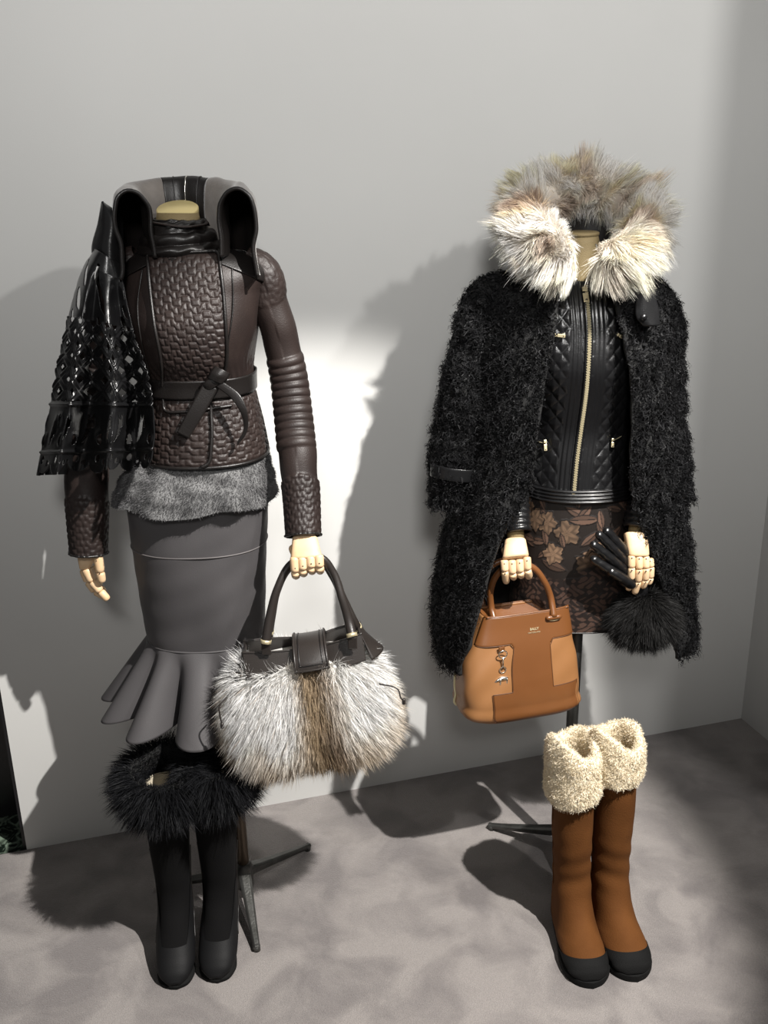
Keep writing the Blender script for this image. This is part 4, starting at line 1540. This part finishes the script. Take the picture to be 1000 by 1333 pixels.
# chest pocket and two lower pockets with small zips
for (a, b), pull in ((((717, 439), (736, 434)), ((722, 436), (738, 438))), (((690, 571), (714, 577)), ((713, 574), (713.5, 588))), (((806, 567), (794, 574)), ((795, 571), (794.5, 583))), (((801, 437), (815, 434)), ((802, 436), (808, 440)))):
    q = np.linspace(a, b, 16)
    w_ = tube('pocket_welt', ql.on(q[:, 0], q[:, 1], 0.004), 0.0045, M['black_leather'], qj, n=10, r2=0.003)
    tube('pocket_zip', ql.on(q[:, 0], q[:, 1] + 0.3, 0.0072), 0.0010, M['gold'], w_, n=6)
    zip_pull(w_, ql.on(*pull[0], 0.010), ql.on(*pull[1], 0.010), 0.0065, M['gold'])
# stand collar, open at the front
cl2 = Loft(Y2, [(344, 728, 790, 0.050, 0.052), (376, 718, 800, 0.062, 0.062)], e=0.95)
th0 = np.linspace(math.radians(-62), math.radians(242), 80)[None]
zz = np.linspace(cl2.K[0, 0], cl2.K[-1, 0], 24)[:, None]
X = cl2.pt(th0, zz)
X = X + gnorm(X) * (0.002 * np.abs(np.sin(np.linspace(0, 4 * math.pi, 24)))[:, None] + 0 * X[..., 0])[..., None]
sc_ = sheet('stand_collar', X, M['black_leather'], qj, 0.003)
sp = cl2.on(750.5, 365, 0.004)
tube('snap', np.array([sp + [0, 0.002, 0], sp, sp - [0, 0.0015, 0]]), [0.0042, 0.0042, 0.0028], M['silver'], sc_, n=14)


def jsleeve(pts, seed):
    A = np.array([np.concatenate([W(*p[:3]), [p[3] / 2 * PXM(p[1], p[2])]]) for p in pts])
    A = spline(A, 200)
    P, r = A[:, :3], A[:, 3]

    def disp(L, th, rr):
        e = L[-1] - L
        cuff = (e < 0.075)
        rb = 0.0032 * np.abs(np.sin(math.pi * e / 0.0125)) + 0 * th
        return np.where(cuff, rb, 0.0030 * q_diam(th * 0.042, L + 0 * th) + 0 * th)

    X = tubeX(P, r, 100, None, disp)
    o = mk('sleeve', X.reshape(-1, 3), gridF(200, 100, True), M['black_leather'], qj)
    solid(o, 0.002)


jsleeve([(690, 392, Y2, 44), (662, 430, Y2, 48), (648, 500, Y2, 44), (652, 580, 2.02, 40), (668, 640, 1.975, 36), (675, 694, 1.925, 32)], 3)
jsleeve([(818, 392, Y2, 44), (846, 430, Y2, 48), (856, 500, Y2, 44), (851, 580, 2.02, 40), (838, 640, 1.975, 36), (829, 689, 1.93, 32)], 4)


# ------------------------------------------------------------------ brocade skirt
def brocade():
    m = bpy.data.materials.new('brown_brocade')
    m.use_nodes = True
    nt = m.node_tree
    b = nt.nodes['Principled BSDF']
    at = nt.nodes.new('ShaderNodeAttribute')
    at.attribute_name = 'Col'
    nt.links.new(at.outputs['Color'], b.inputs['Base Color'])
    b.inputs['Roughness'].default_value = 0.55
    tc = nt.nodes.new('ShaderNodeTexCoord')
    w = nt.nodes.new('ShaderNodeTexWave')
    w.inputs['Scale'].default_value = 260
    w.inputs['Distortion'].default_value = 1.5
    nt.links.new(tc.outputs['Object'], w.inputs['Vector'])
    bp = nt.nodes.new('ShaderNodeBump')
    bp.inputs['Strength'].default_value = 0.25
    bp.inputs['Distance'].default_value = 0.001
    nt.links.new(w.outputs['Fac'], bp.inputs['Height'])
    nt.links.new(bp.outputs['Normal'], b.inputs['Normal'])
    return m


bs = thing('brocade_skirt', 'short dark skirt with a woven brown leaf and flower pattern', 'skirt', W(750, 810, Y2))
bl2 = Loft(Y2, [(600, 684, 820, 0.092, 0.09), (640, 679, 824, 0.100, 0.098), (700, 672, 829, 0.106, 0.105), (760, 666, 832, 0.108, 0.108), (797, 663, 834, 0.109, 0.109)], e=0.9)
nz, nth = 300, 620
X = bl2.grid(nz, nth)
sx = (np.linspace(0, 1, nth)[None] * 0.86 + 0 * X[..., 0])
sy = X[..., 2]
rg = np.random.default_rng(77)
col = np.tile(np.array([0.010, 0.0065, 0.005]), (nz, nth, 1))
low = sy < np.median(sy) - 0.045
hgt = np.zeros((nz, nth))
# leaves: pointed ovals with a midrib, scattered; blossoms: wavy-edged rosettes
items = []
for i in range(240):
    items.append((rg.uniform(0, 0.86), rg.uniform(sy.min(), sy.max()), rg.uniform(0, 6.28), rg.uniform(0.020, 0.034), rg.random() < 0.3))
for (cx, cy, an, L_, bloss) in items:
    dx = np.mod(sx - cx + 0.43, 0.86) - 0.43
    dy = sy - cy
    a = math.cos(an) * dx + math.sin(an) * dy
    b = -math.sin(an) * dx + math.cos(an) * dy
    tone = rg.uniform(0.7, 1.3)
    if bloss:
        r = np.hypot(dx, dy)
        ang = np.arctan2(dy, dx)
        R = L_ * 0.85 * (1 + 0.16 * np.sin(5 * ang + an) + 0.07 * np.sin(13 * ang))
        q = r / R
        ins = q < 1
        shade = 0.45 + 0.55 * (np.sin(q * 7 + 2 * np.sin(5 * ang)) * 0.5 + 0.5)
        rimm = (q > 0.88) & ins
        col[ins] = (np.array([0.16, 0.10, 0.062]) * tone * shade[..., None])[ins]
        col[rimm] = np.array([0.007, 0.0045, 0.0035])
        hgt[ins] = 0.0006
    else:
        w_ = 0.36 * L_ * (1 - (a / L_)**2)
        ins = (np.abs(a) < L_) & (np.abs(b) < w_)
        rimm = ins & (np.abs(b) > w_ - 0.0022)
        rb = ins & (np.abs(b + 0.0005) < 0.0009)
        shade = np.where(b > 0, 1.0, 0.62)
        col[ins] = (np.array([0.095, 0.055, 0.038]) * tone * shade[..., None])[ins]
        col[rimm | rb] = np.array([0.007, 0.0045, 0.0035])
        hgt[ins] = 0.0006
# lower part: dense small scrolls in dark wine brown
sw = np.sin(sx * 240 + 2.2 * np.sin(sy * 170)) * np.sin(sy * 230 + 2.0 * np.sin(sx * 150))
cl_ = np.where((sw > 0.12)[..., None], np.array([0.060, 0.034, 0.025]), np.array([0.010, 0.006, 0.005]))
k = np.clip((np.median(sy) - 0.035 - sy + 0.02 * np.sin(sx * 40)) / 0.01, 0, 1)[..., None]
col = col * (1 - k) + cl_ * k
X = X + gnorm(X, True) * hgt[..., None]
o = mk('skirt_body', X.reshape(-1, 3), loftF(nz, nth), brocade(), bs, col=col.reshape(-1, 3))
solid(o, 0.002)
q = X[-1]
tube('hem', np.concatenate([q, q[:1]])[::6], 0.0018, M['trim_leather'], o, n=6, cap=False)
# ------------------------------------------------------------------ black curly shearling coat hung over the shoulders
ct = thing('shearling_coat', 'black curly shearling coat with big pale fox fur collar hung open over the shoulders', 'coat', W(735, 860, Y2))
cl = Loft(Y2, [(352, 700, 806, 0.080, 0.085), (362, 664, 836, 0.100, 0.10), (378, 640, 850, 0.118, 0.11), (400, 628, 862, 0.128, 0.115), (460, 612, 874, 0.142, 0.12), (540, 602, 880, 0.148, 0.122), (620, 592, 885, 0.150, 0.125),
               (700, 580, 890, 0.152, 0.125), (770, 571, 896, 0.150, 0.125), (838, 568, 900, 0.146, 0.12)], e=0.80, n=220)
EL = spline(np.array([(728, 372), (722, 440), (708, 510), (700, 570), (688, 640), (648, 700), (625, 760), (592, 845)], float), 80)
ER = spline(np.array([(800, 376), (812, 440), (822, 510), (822, 570), (822, 640), (842, 700), (862, 760), (886, 862)], float), 80)
pl_, pr_ = cl.on(EL[:, 0], EL[:, 1]), cl.on(ER[:, 0], ER[:, 1])


def zi(z, p):
    o = np.argsort(p[:, 2])
    return np.interp(z, p[o, 2], p[o, 0])


nz, nth = 150, 220
z = np.linspace(cl.K[0, 0], cl.K[-1, 0] + 0.012, nz)[:, None]
cx, rx, f_, b_, cy = cl.par(z)


def ang(xe):
    q = np.clip((xe - cx) / rx, -0.995, 0.995)
    return -np.arccos(np.sign(q) * np.abs(q)**(1 / cl.e))


aL, aR = ang(zi(z, pl_)), ang(zi(z, pr_))           # both in (-pi, 0)
s = np.linspace(0, 1, nth)[None]
th = aR + (2 * math.pi - (aR - aL)) * s              # from the right edge round the back to the left edge
X = cl.pt(th, z)
lowl = np.clip((1.05 - z) / 0.40, 0, 1)**1.3 * np.clip((-np.cos(th) - 0.10) / 0.5, 0, 1) * np.clip(-np.sin(th) * 1.6, 0, 1)
X[..., 1] -= 0.115 * lowl
X[..., 2] += 0.010 * np.clip((1.0 - z) / 0.5, 0, 1) * np.sin(th * 2 + 0.6)
X = X + gnorm(X) * (0.006 * wob(X[..., 0], X[..., 1], X[..., 2], 20, 71) + 0.004 * wob(X[..., 0], X[..., 1], X[..., 2], 55, 72))[..., None]
V = X.reshape(-1, 3)
Fc = gridF(nz, nth)[:, ::-1]
cb = mk('coat_body', V, Fc, M['hide'], ct, col=np.full((len(V), 3), 0.004))
solid(cb, 0.008)


def curls(V, F, n, parent, seed, name='curly_pile', ln=(0.013, 0.023)):
    rg = np.random.default_rng(seed)
    P, N = sample(V, F, n, rg)
    front = N[:, 1] < 0.55
    P, N = P[front], N[front]
    n = len(P)
    D = unit(N * 0.75 + np.array([0, 0, -0.55]) + 0.35 * rg.normal(size=(n, 3)))
    low = np.clip((0.98 - P[:, 2]) / 0.35, 0, 1)
    L = rg.uniform(*ln, n) * (1 + 0.2 * low)
    tone = rg.uniform(0.55, 1.45, (n, 1)) * np.array([0.0085, 0.0085, 0.0092])
    gi = rg.random((n, 1)) < 0.03
    tone = np.where(gi, tone * 1.6, tone)
    fur(name, P, D, L, np.array([0, 0, -0.35]) + 0.25 * rg.normal(size=(n, 3)), 0.0030, tone * 0.6, tone * 1.25, M['black_fur'], parent, rg, segs=9, clumps=1600 if n > 12000 else 600, cl=0.85, curl=(0.0052, 2.2))


curls(V, Fc, 30000, cb, 81)


def coat_sleeve(pts, seed, side):
    A = np.array([np.concatenate([W(*p[:3]), [p[3] / 2 * PXM(p[1], p[2])]]) for p in pts])
    A = spline(A, 90)
    P, r = A[:, :3], A[:, 3]
    X = tubeX(P, r, 48, r * 0.85, lambda L, th, rr: 0.005 * wob(th, L * 30, 0, 1.3, seed) + 0.003 * wob(np.cos(th) * 3, np.sin(th) * 3, L * 90, 1.5, seed + 1))
    V = X.reshape(-1, 3)
    F = gridF(90, 48, True)
    o = mk('coat_sleeve', V, F, M['hide'], ct, col=np.full((len(V), 3), 0.004))
    solid(o, 0.006)
    curls(V, F, 9500, o, seed + 5)
    # leather strap with a snap near the wrist
    k0, k1 = int(90 * 0.80), int(90 * 0.87)
    T, N, B = frames(P)
    tt = np.linspace(math.radians(-78), math.radians(78), 30)
    if side > 0:
        tt = np.linspace(math.radians(-10), math.radians(95), 30)
    G_ = []
    for k in range(k0, k1):
        G_.append(P[k] + (r[k] * 0.85 + 0.021) * np.cos(tt)[:, None] * N[k] + (r[k] + 0.015) * np.sin(tt)[:, None] * B[k])
    st = sheet('wrist_strap', np.array(G_), M['black_leather'], o, 0.004, flip=False)
    bevel(st, 0.001)
    c = np.array(G_)[len(G_) // 2, 4 if side < 0 else -6]
    d = unit(c - P[(k0 + k1) // 2])
    tube('strap_snap', np.array([c, c + d * 0.003]), 0.0055, M['trim_leather'], st, n=14)
    return o


coat_sleeve([(668, 372, Y2, 44), (636, 395, 2.02, 58), (618, 450, 2.0, 58), (604, 520, 1.99, 60), (594, 600, 1.985, 58), (586, 660, 1.975, 46)], 91, -1)
coat_sleeve([(832, 374, Y2, 44), (848, 398, 2.02, 54), (857, 450, 2.0, 54), (862, 520, 1.995, 50), (868, 600, 1.99, 50), (876, 652, 1.985, 42)], 96, 1)
# leather tab on the shoulder
tabL = [(829, 369), (828, 390), (829, 415), (838, 425)]
tabR = [(850, 371), (855, 390), (859, 410), (859, 424)]
u, v = edges_grid(tabL, tabR, 16, 24)
ss, tt = np.meshgrid(np.linspace(0, 1, 16), np.linspace(0, 1, 24))
tb_ = sheet('shoulder_tab', W(u, v, 1.898 - 0.010 * tt - 0.006 * np.sin(math.pi * ss)), M['black_leather'], ct, 0.004)
c = W(838, 413, 1.881)
tube('tab_snap', np.array([c, c - [0, 0.004, 0]]), 0.0062, M['black_leather'], tb_, n=16)

# ------------------------------------------------------------------ fox fur collar of the coat
fp_ = [(738, 354, 1.905, 0.024), (724, 332, 1.900, 0.036), (704, 312, 1.915, 0.044), (686, 294, 1.960, 0.046), (692, 268, 2.040, 0.045), (722, 253, 2.110, 0.053), (765, 246, 2.135, 0.057), (806, 259, 2.112, 0.051),
       (830, 277, 2.045, 0.044), (834, 304, 1.965, 0.042), (820, 322, 1.915, 0.040), (800, 336, 1.895, 0.036), (786, 350, 1.895, 0.026)]
A = np.array([np.concatenate([W(*p[:3]), [p[3]]]) for p in fp_])
A = spline(A, 110)
X = tubeX(A[:, :3], A[:, 3] * 0.82, 36)
V, F = capped(X)


def foxcol(P):
    n1_ = wob(P[:, 0], P[:, 1], P[:, 2], 26, 101)
    n2_ = wob(P[:, 0], P[:, 1], P[:, 2], 50, 102)
    light = np.array([0.86, 0.79, 0.69])
    taupe = np.array([0.38, 0.29, 0.235])
    cream = np.array([0.70, 0.56, 0.37])
    k = np.clip(0.18 + 0.75 * n1_, 0, 1)[:, None]
    c = light * (1 - k) + taupe * k
    k2 = np.clip(n2_ - 0.05, 0, 0.75)[:, None]
    c = c * (1 - k2) + cream * k2
    pale = np.clip((1.47 - P[:, 2]) / 0.06, 0, 0.85)[:, None]
    return c * (1 - pale) + np.array([0.66, 0.60, 0.53]) * pale


fc = mk('fur_collar', V, F, M['hide'], ct, col=foxcol(V) * 0.7)
rg = np.random.default_rng(131)
P, N = sample(V, F, 54000, rg)
cen2 = W(762, 300, 2.02)
out = P - cen2
out[:, 2] *= 0.6
out = unit(out)
lowf = np.clip((1.50 - P[:, 2]) / 0.06, 0, 1)[:, None]
flow = out * 0.5 + np.array([0, -0.10, 0.0]) + np.sign(P[:, :1] - cen2[0]) * np.array([0.35, 0, -0.15]) + lowf * np.array([0, 0, -0.9])
sw = 0.5 * np.stack([wob(P[:, 0], P[:, 1], P[:, 2], 30, s_) for s_ in (111, 112, 113)], 1)
D = unit(N * 0.50 + flow * 0.45 + sw * 0.95 + 0.15 * rg.normal(size=P.shape))
ln = rg.uniform(0.022, 0.044, len(P)) * (1 + 0.35 * wob(P[:, 0], P[:, 1], P[:, 2], 60, 117)).clip(0.6, 1.5)
inner = (N * out).sum(1) < -0.3
ln[inner] *= 0.7
flow[inner] = np.array([0, -0.2, -0.9])
c = foxcol(P)
j = rg.uniform(0.7, 1.2, (len(P), 1))
dk = rg.random((len(P), 1)) < 0.07
tipc = np.where(dk, np.array([0.13, 0.095, 0.08]), np.clip(c * 1.35, 0, 0.85))
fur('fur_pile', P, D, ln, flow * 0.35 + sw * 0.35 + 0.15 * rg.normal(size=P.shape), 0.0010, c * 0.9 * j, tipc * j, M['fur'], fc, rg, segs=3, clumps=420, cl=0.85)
inn = np.array([W(u_, 300, y_) for u_, y_ in ((705, 1.985), (708, 2.05), (735, 2.10), (762, 2.112), (790, 2.10), (818, 2.05), (822, 1.985))])
inn = spline(inn, 40)
ss_ = np.linspace(0, 1, 14)[:, None]
Xl = inn[None] + np.zeros((14, 1, 1))
Xl[..., 2] = W(760, 278, 2.11)[2] * (1 - ss_) + W(760, 385, 2.06)[2] * ss_
sheet('hood_lining', Xl, M['trim_leather'], ct, 0.004)
tg = W([776, 781, 788], [318, 331, 338], [1.90, 1.875, 1.868])
tube('collar_hook', spline(tg, 14), 0.0014, M['silver'], fc, n=8)
# ------------------------------------------------------------------ tan leather handbag in the second mannequin's hand
ZB0 = 0.468
bp0, bp1 = G(622, 948, ZB0), G(757, 925, ZB0)
ax = unit(bp1 - bp0)
bk = np.array([-ax[1], ax[0], 0])
hw0 = np.linalg.norm(bp1 - bp0) / 2
tb = thing('leather_handbag', 'tan and cognac leather handbag with gold charm and rolled handles', 'handbag', (bp0 + bp1) / 2 + bk * 0.06)
BO = (bp0 + bp1) / 2 + bk * 0.065
# rows: height above the base, half width, half depth, centre shift along the width, shift back
ROW = np.array([(0.0, hw0 - 0.010, 0.062, -0.004, 0.0), (0.008, hw0 + 0.004, 0.069, -0.005, 0.0), (0.05, hw0 + 0.011, 0.071, -0.008, 0.0), (0.10, hw0 + 0.012, 0.066, -0.009, 0.002), (0.15, hw0 + 0.008, 0.057, -0.008, 0.004),
                (0.20, hw0 - 0.004, 0.046, -0.002, 0.006), (0.24, hw0 - 0.014, 0.036, 0.004, 0.008), (0.272, hw0 - 0.022, 0.030, 0.008, 0.010)])
ROW[:, 0] *= 0.865
HB = ROW[-1, 0]


def brow(h):
    return [np.interp(h, np.linspace(0, HB, 200), hermite(ROW[:, 0], ROW[:, i], np.linspace(0, HB, 200))) for i in range(1, 5)]


def bag_pt(xl, yl, h):
    return BO + np.asarray(xl)[..., None] * ax + np.asarray(yl)[..., None] * bk + np.asarray(h)[..., None] * np.array([0, 0, 1.0])


EX = 0.42


def bag_ring(thv, h, off=0.0):
    thv, h = np.broadcast_arrays(thv, h)
    a, b, sx, sy = brow(h)
    c, s = np.cos(thv), np.sin(thv)
    c = np.sign(c) * np.abs(c)**EX
    s = np.sign(s) * np.abs(s)**(EX + 0.1)
    return bag_pt(sx + (a + off) * c, sy + (b + off) * s, h)


def bag_front(fx, h, off=0.0, sgn=-1):
    """fx: -1..1 across the front"""
    a, b, sx, sy = brow(h)
    q = np.clip(np.abs(fx), 0, 0.999)**(1 / EX)
    sn = np.sqrt(np.clip(1 - q**2, 0, 1))**(EX + 0.1)
    return bag_pt(sx + a * fx, sy + sgn * (b * sn + off), h)


hh = np.concatenate([[0.0, 0.002], np.linspace(0.006, HB, 60)])[:, None]
X = bag_ring(np.linspace(0, 2 * math.pi, 140, endpoint=False)[None], hh)
dent = 0.0022 * wob(X[..., 0], X[..., 1], X[..., 2], 26, 201)
X = X + (X - X.mean(1, keepdims=True)) * dent[..., None] / 0.1
nu = X.shape[1]
V = np.concatenate([X.reshape(-1, 3), X[0].mean(0)[None]])
fan = np.stack([np.full(nu, len(V) - 1), (np.arange(nu) + 1) % nu, np.arange(nu)], 1)
body = mk('bag_body', V, [gridF(X.shape[0], nu, True), fan], M['tan'], tb)
solid(body, 0.003)
# cognac overlay: yoke, middle column and base band in one piece
xs = np.concatenate([np.linspace(-0.985, -0.80, 10), np.linspace(-0.80, -0.26, 24)[1:], np.linspace(-0.26, 0.44, 30)[1:], np.linspace(0.44, 0.90, 20)[1:], np.linspace(0.90, 0.985, 6)[1:]])
hs = np.concatenate([np.linspace(0.004, 0.076, 24), np.linspace(0.076, 0.177, 30)[1:], np.linspace(0.177, HB, 20)[1:]])[::-1]
x2, h2 = np.meshgrid(xs, hs)
xm, hm_ = (x2[:-1, :-1] + x2[1:, 1:]) / 2, (h2[:-1, :-1] + h2[1:, 1:]) / 2
keep = (hm_ > 0.177) | ((xm > -0.26) & (xm < 0.44)) | ((hm_ < 0.076) & (xm > -0.60) & (xm < 0.90))
# rounded inner corners
for cx_, ch_, qx, qh in ((-0.26, 0.177, -1, -1), (0.44, 0.177, 1, -1)):
    dx, dh = (xm - cx_) * qx * hw0, (hm_ - ch_) * qh
    r_ = 0.012
    keep |= (dx > -0.001) & (dh > -0.001) & (dx < r_) & (dh < r_) & (np.hypot(dx - r_, dh - r_) > r_)
ov = sheet('cognac_overlay', bag_front(x2, h2, 0.0022), M['cognac'], body, 0.002, keep=keep)
bev_ = ov.modifiers[0]
xb, hbk = np.meshgrid(np.linspace(-0.985, 0.985, 40), np.linspace(HB, 0.177, 14))
sheet('back_yoke', bag_front(xb, hbk, 0.0022, 1), M['cognac'], body, 0.002, flip=False)


def seam(pts, m, r=0.0008, n=20, off=0.0042):
    q = []
    for (a, b), (c, d) in zip(pts[:-1], pts[1:]):
        for k in np.linspace(0, 1, n)[:-1]:
            q.append((a + (c - a) * k, b + (d - b) * k))
    q.append(pts[-1])
    q = np.array(q)
    return tube('seam', bag_front(q[:, 0], q[:, 1], off), r, m, body, n=6)


seam([(-0.97, 0.177), (-0.35, 0.177), (-0.27, 0.168), (-0.26, 0.160), (-0.26, 0.076), (-0.60, 0.076), (-0.60, 0.006)], M['cognac_dark'], off=0.0026)
seam([(0.97, 0.177), (0.50, 0.177), (0.44, 0.164), (0.44, 0.076), (0.90, 0.076), (0.90, 0.006)], M['cognac_dark'], off=0.0026)
# rim, zip top and folded gussets
rimx = np.linspace(-0.97, 0.97, 50)
for sg in (-1, 1):
    tube('rim_piping', bag_front(rimx, np.full(50, HB), 0.001, sg), 0.0022, M['cognac'], body, n=8)
x2, s2 = np.meshgrid(np.linspace(-0.95, 0.95, 50), np.linspace(-1, 1, 24))
a, b, sx, sy = brow(HB)
gus = bag_pt(sx + a * x2, sy + (b - 0.002) * s2, HB - 0.004 - 0.020 * (1 - np.abs(s2)) * (1 - 0.9 * np.abs(x2)**2.5) + 0.010 * np.clip(np.abs(x2) - 0.6, 0, 1))
sheet('zip_gusset', gus, M['cognac'], body, 0.002)
zq = bag_pt(sx + a * np.linspace(-0.85, 0.85, 30), sy + np.zeros(30), np.full(30, HB - 0.021))
tube('top_zip', zq, 0.0016, M['gold'], body, n=6)
# cream piping down the side gusset
hq = np.linspace(0.012, 0.143, 40)
a, b, sx, sy = brow(hq)
tube('side_piping', bag_pt(sx - a - 0.0012, sy + 0.3 * b, hq), 0.0026, M['cream_stripe'], body, n=8)
# handles
for yy, k_ in ((0.0, 0), (1.0, 1)):
    u0 = [(645, 813), (640, 792), (639, 770), (646, 750), (660, 737), (677, 733), (694, 739), (708, 756), (717, 778), (721, 803)]
    q = []
    for i, (uu, vv) in enumerate(u0):
        p = W(uu, vv, float(BO[1]) - 0.030 + (0.02 if 0 < i < 9 else 0) + 0.018 * (i / 9.0))
        q.append(p)
    q = np.array(q)
    if k_:
        q = q + bk * 0.075 + np.array([0.006, 0, -0.012])
        q[3:7, 2] -= 0.010
    q = spline(q, 60)
    h = tube('handle', q, 0.0066 + 0.0010 * np.abs(np.linspace(-1, 1, 60))**4, M['cognac'], tb, n=16)
    tube('handle_seam', q + np.array([0, 0.0, 0]) + (unit(np.cross(np.gradient(q, axis=0), np.array([0, 1.0, 0]))) * 0.0066) * np.sign(q[0, 0] - q[1, 0] + 1e-9), 0.0008, M['cognac_dark'], h, n=6)
    for e in (0, -1):
        c = q[e]
        P = np.array([c + ax * s_ for s_ in np.linspace(-0.013, 0.013, 9)]) + np.array([0, 0, -0.001])
        tube('handle_base', P, 0.0056, M['cognac'], h, n=12, rnd=1.0)
        tt = np.linspace(0, 2 * math.pi, 33)
        rg_ = c + np.outer(np.cos(tt) * 0.0165, ax) + np.outer(np.sin(tt) * 0.0055, np.array([0, 0, 1.0])) + (-bk if k_ == 0 else bk) * 0.002 + np.array([0, 0, -0.002])
        tube('handle_grommet', rg_, 0.0010, M['gold'], h, n=6, cap=False)
# gold lettering pressed into the yoke


def text_on(parent, txt, fx, h, size, m, bold=False):
    cu = bpy.data.curves.new('lettering', 'FONT')
    cu.body = txt
    cu.size = size
    cu.align_x = 'CENTER'
    cu.align_y = 'CENTER'
    cu.extrude = 0.0003
    if bold:
        cu.offset = size * 0.03
    tmp = bpy.data.objects.new('tmp_text', cu)
    COL.objects.link(tmp)
    bpy.context.view_layer.update()
    me = bpy.data.meshes.new_from_object(tmp.evaluated_get(bpy.context.evaluated_depsgraph_get()))
    bpy.data.objects.remove(tmp)
    V = np.array([v.co[:] for v in me.vertices])
    c = bag_front(np.array(fx), np.array(h), 0.0030)
    up_ = unit(bag_front(np.array(fx), np.array(h + 0.01), 0.003) - bag_front(np.array(fx), np.array(h - 0.01), 0.003))
    rt_ = unit(bag_front(np.array(fx + 0.05), np.array(h), 0.003) - bag_front(np.array(fx - 0.05), np.array(h), 0.003))
    nn = np.cross(rt_, up_)
    Wd = c + V[:, :1] * rt_ + V[:, 1:2] * up_ + V[:, 2:3] * nn
    me.vertices.foreach_set('co', (Wd - ORG[parent.name]).ravel())
    me.update()
    me.materials.clear()
    me.materials.append(m)
    o = bpy.data.objects.new('lettering', me)
    COL.objects.link(o)
    o.parent = parent
    ORG[o.name] = ORG[parent.name]
    return o


text_on(ov, 'BALLY', 0.12, 0.202, 0.0072, M['gold'], True)
text_on(ov, 'SWITZERLAND', 0.12, 0.195, 0.0042, M['gold'])
# strap and charm
c0 = bag_front(np.array(-0.52), np.array(0.173), 0.006)
dn = np.array([0, 0, -1.0])
fwd = -bk
chm = box('charm_strap', c0 + fwd * 0.001, (0.0135, 0.004, 0.010), M['cognac'], tb, 0.001, np.stack([ax, bk, [0, 0, 1]], 1))
tt = np.linspace(0, 2 * math.pi, 33)


def ringt(c, rx_, rz_, r, nm, par):
    return tube(nm, c + np.outer(np.cos(tt) * rx_, ax) + np.outer(np.sin(tt) * rz_, np.array([0, 0, 1.0])), r, M['silver'], par, n=8, cap=False)


cc = c0 + fwd * 0.008
ringt(cc + dn * 0.010, 0.0095, 0.0085, 0.0013, 'charm_ring', chm)
tube('charm_clasp', np.array([cc + dn * q_ + fwd * 0.002 for q_ in (0.018, 0.022, 0.034, 0.040)]), [0.0030, 0.0018, 0.0018, 0.0032], M['silver'], chm, n=10)
ringt(cc + dn * 0.046 + fwd * 0.002, 0.0072, 0.0072, 0.0012, 'charm_ring', chm)
# little four-legged animal charm
ac = cc + dn * 0.066 + fwd * 0.004
an = []
tube('animal_body', np.array([ac - ax * 0.008, ac - ax * 0.003 + dn * -0.001, ac + ax * 0.003, ac + ax * 0.008]), [0.0042, 0.0050, 0.0046, 0.0042], M['silver'], chm, n=12, rnd=0.9)
tube('animal_head', np.array([ac - ax * 0.010 + dn * 0.001, ac - ax * 0.014 + dn * 0.003, ac - ax * 0.018 + dn * 0.005]), [0.0036, 0.0030, 0.0016], M['silver'], chm, n=10, rnd=0.8)
for sx_ in (-0.007, 0.008):
    for sy_ in (-0.0025, 0.0025):
        a_ = ac + ax * sx_ + bk * sy_
        tube('animal_leg', np.array([a_, a_ + dn * 0.006 + ax * 0.0006, a_ + dn * 0.011]), [0.0024, 0.0019, 0.0021], M['silver'], chm, n=8, rnd=0.6)

# ------------------------------------------------------------------ fur-cuffed leather glove held in the hand
gv = thing('leather_glove', 'black leather glove with long fox fur cuff held by a wooden hand', 'glove', W(838, 845, 1.91))
pa = palm(gv, (W(806, 708, 1.915), W(806, 760, 1.905)), (W(842, 742, 1.925), W(838, 788, 1.915)), 0.026, 0.034, M['black_leather'], 'glove_palm')
for pts, r_ in (([(817, 722, 1.905), (804, 707, 1.892), (790, 691, 1.886)], 0.0115), ([(815, 732, 1.902), (797, 713, 1.884), (780, 696, 1.878)], 0.0115), ([(813, 742, 1.898), (793, 725, 1.880), (773, 709, 1.874)], 0.0115),
                ([(814, 754, 1.894), (795, 742, 1.880), (773, 728, 1.876)], 0.0115), ([(822, 760, 1.890), (806, 750, 1.874), (796, 744, 1.872)], 0.0115)):
    P = spline(np.array([W(*p) for p in pts]), 50)
    Lq = np.linspace(0, 1, 50)
    tube('glove_finger', P, np.linspace(r_, r_ * 0.78, 50), M['black_leather'], gv, n=20, rnd=0.9, disp=lambda L, th, rr: 0.0003 * np.sin(L * 300 + 2 * th) + 0.0004 * np.cos(th * 4))
s_, t_ = None, None
cc = W(838, 800, 1.915)
loc = superq(0.052, 0.046, 0.046, 0.95, 1.0, 40, 50)
V = loc.reshape(-1, 3) @ roty(math.radians(-22)).T + cc
F = loftF(40, 50)
fu = mk('fur_cuff', V, F, M['hide'], gv, col=np.full((len(V), 3), 0.004))
rg = np.random.default_rng(301)
P, N = sample(V, F, 17000, rg)
flow = np.array([-0.05, -0.1, -1.0]) + 0.8 * (P - cc) / 0.05 * np.array([1, 0.5, 0])
D = unit(N * 0.8 + flow * 0.55 + 0.18 * rg.normal(size=P.shape))
tone = rg.uniform(0.5, 1.5, (len(P), 1)) * np.array([0.0085, 0.0082, 0.0080])
grz = (rg.random((len(P), 1)) < 0.10) * (P[:, 2:3] < cc[2])
fur('fur_pile', P, D, rg.uniform(0.022, 0.042, len(P)), flow * 0.30 + 0.15 * rg.normal(size=P.shape), 0.0011, tone * 0.6, np.where(grz > 0, tone * 6, tone * 1.3), M['black_fur'], fu, rg, segs=3, clumps=450, cl=0.5)
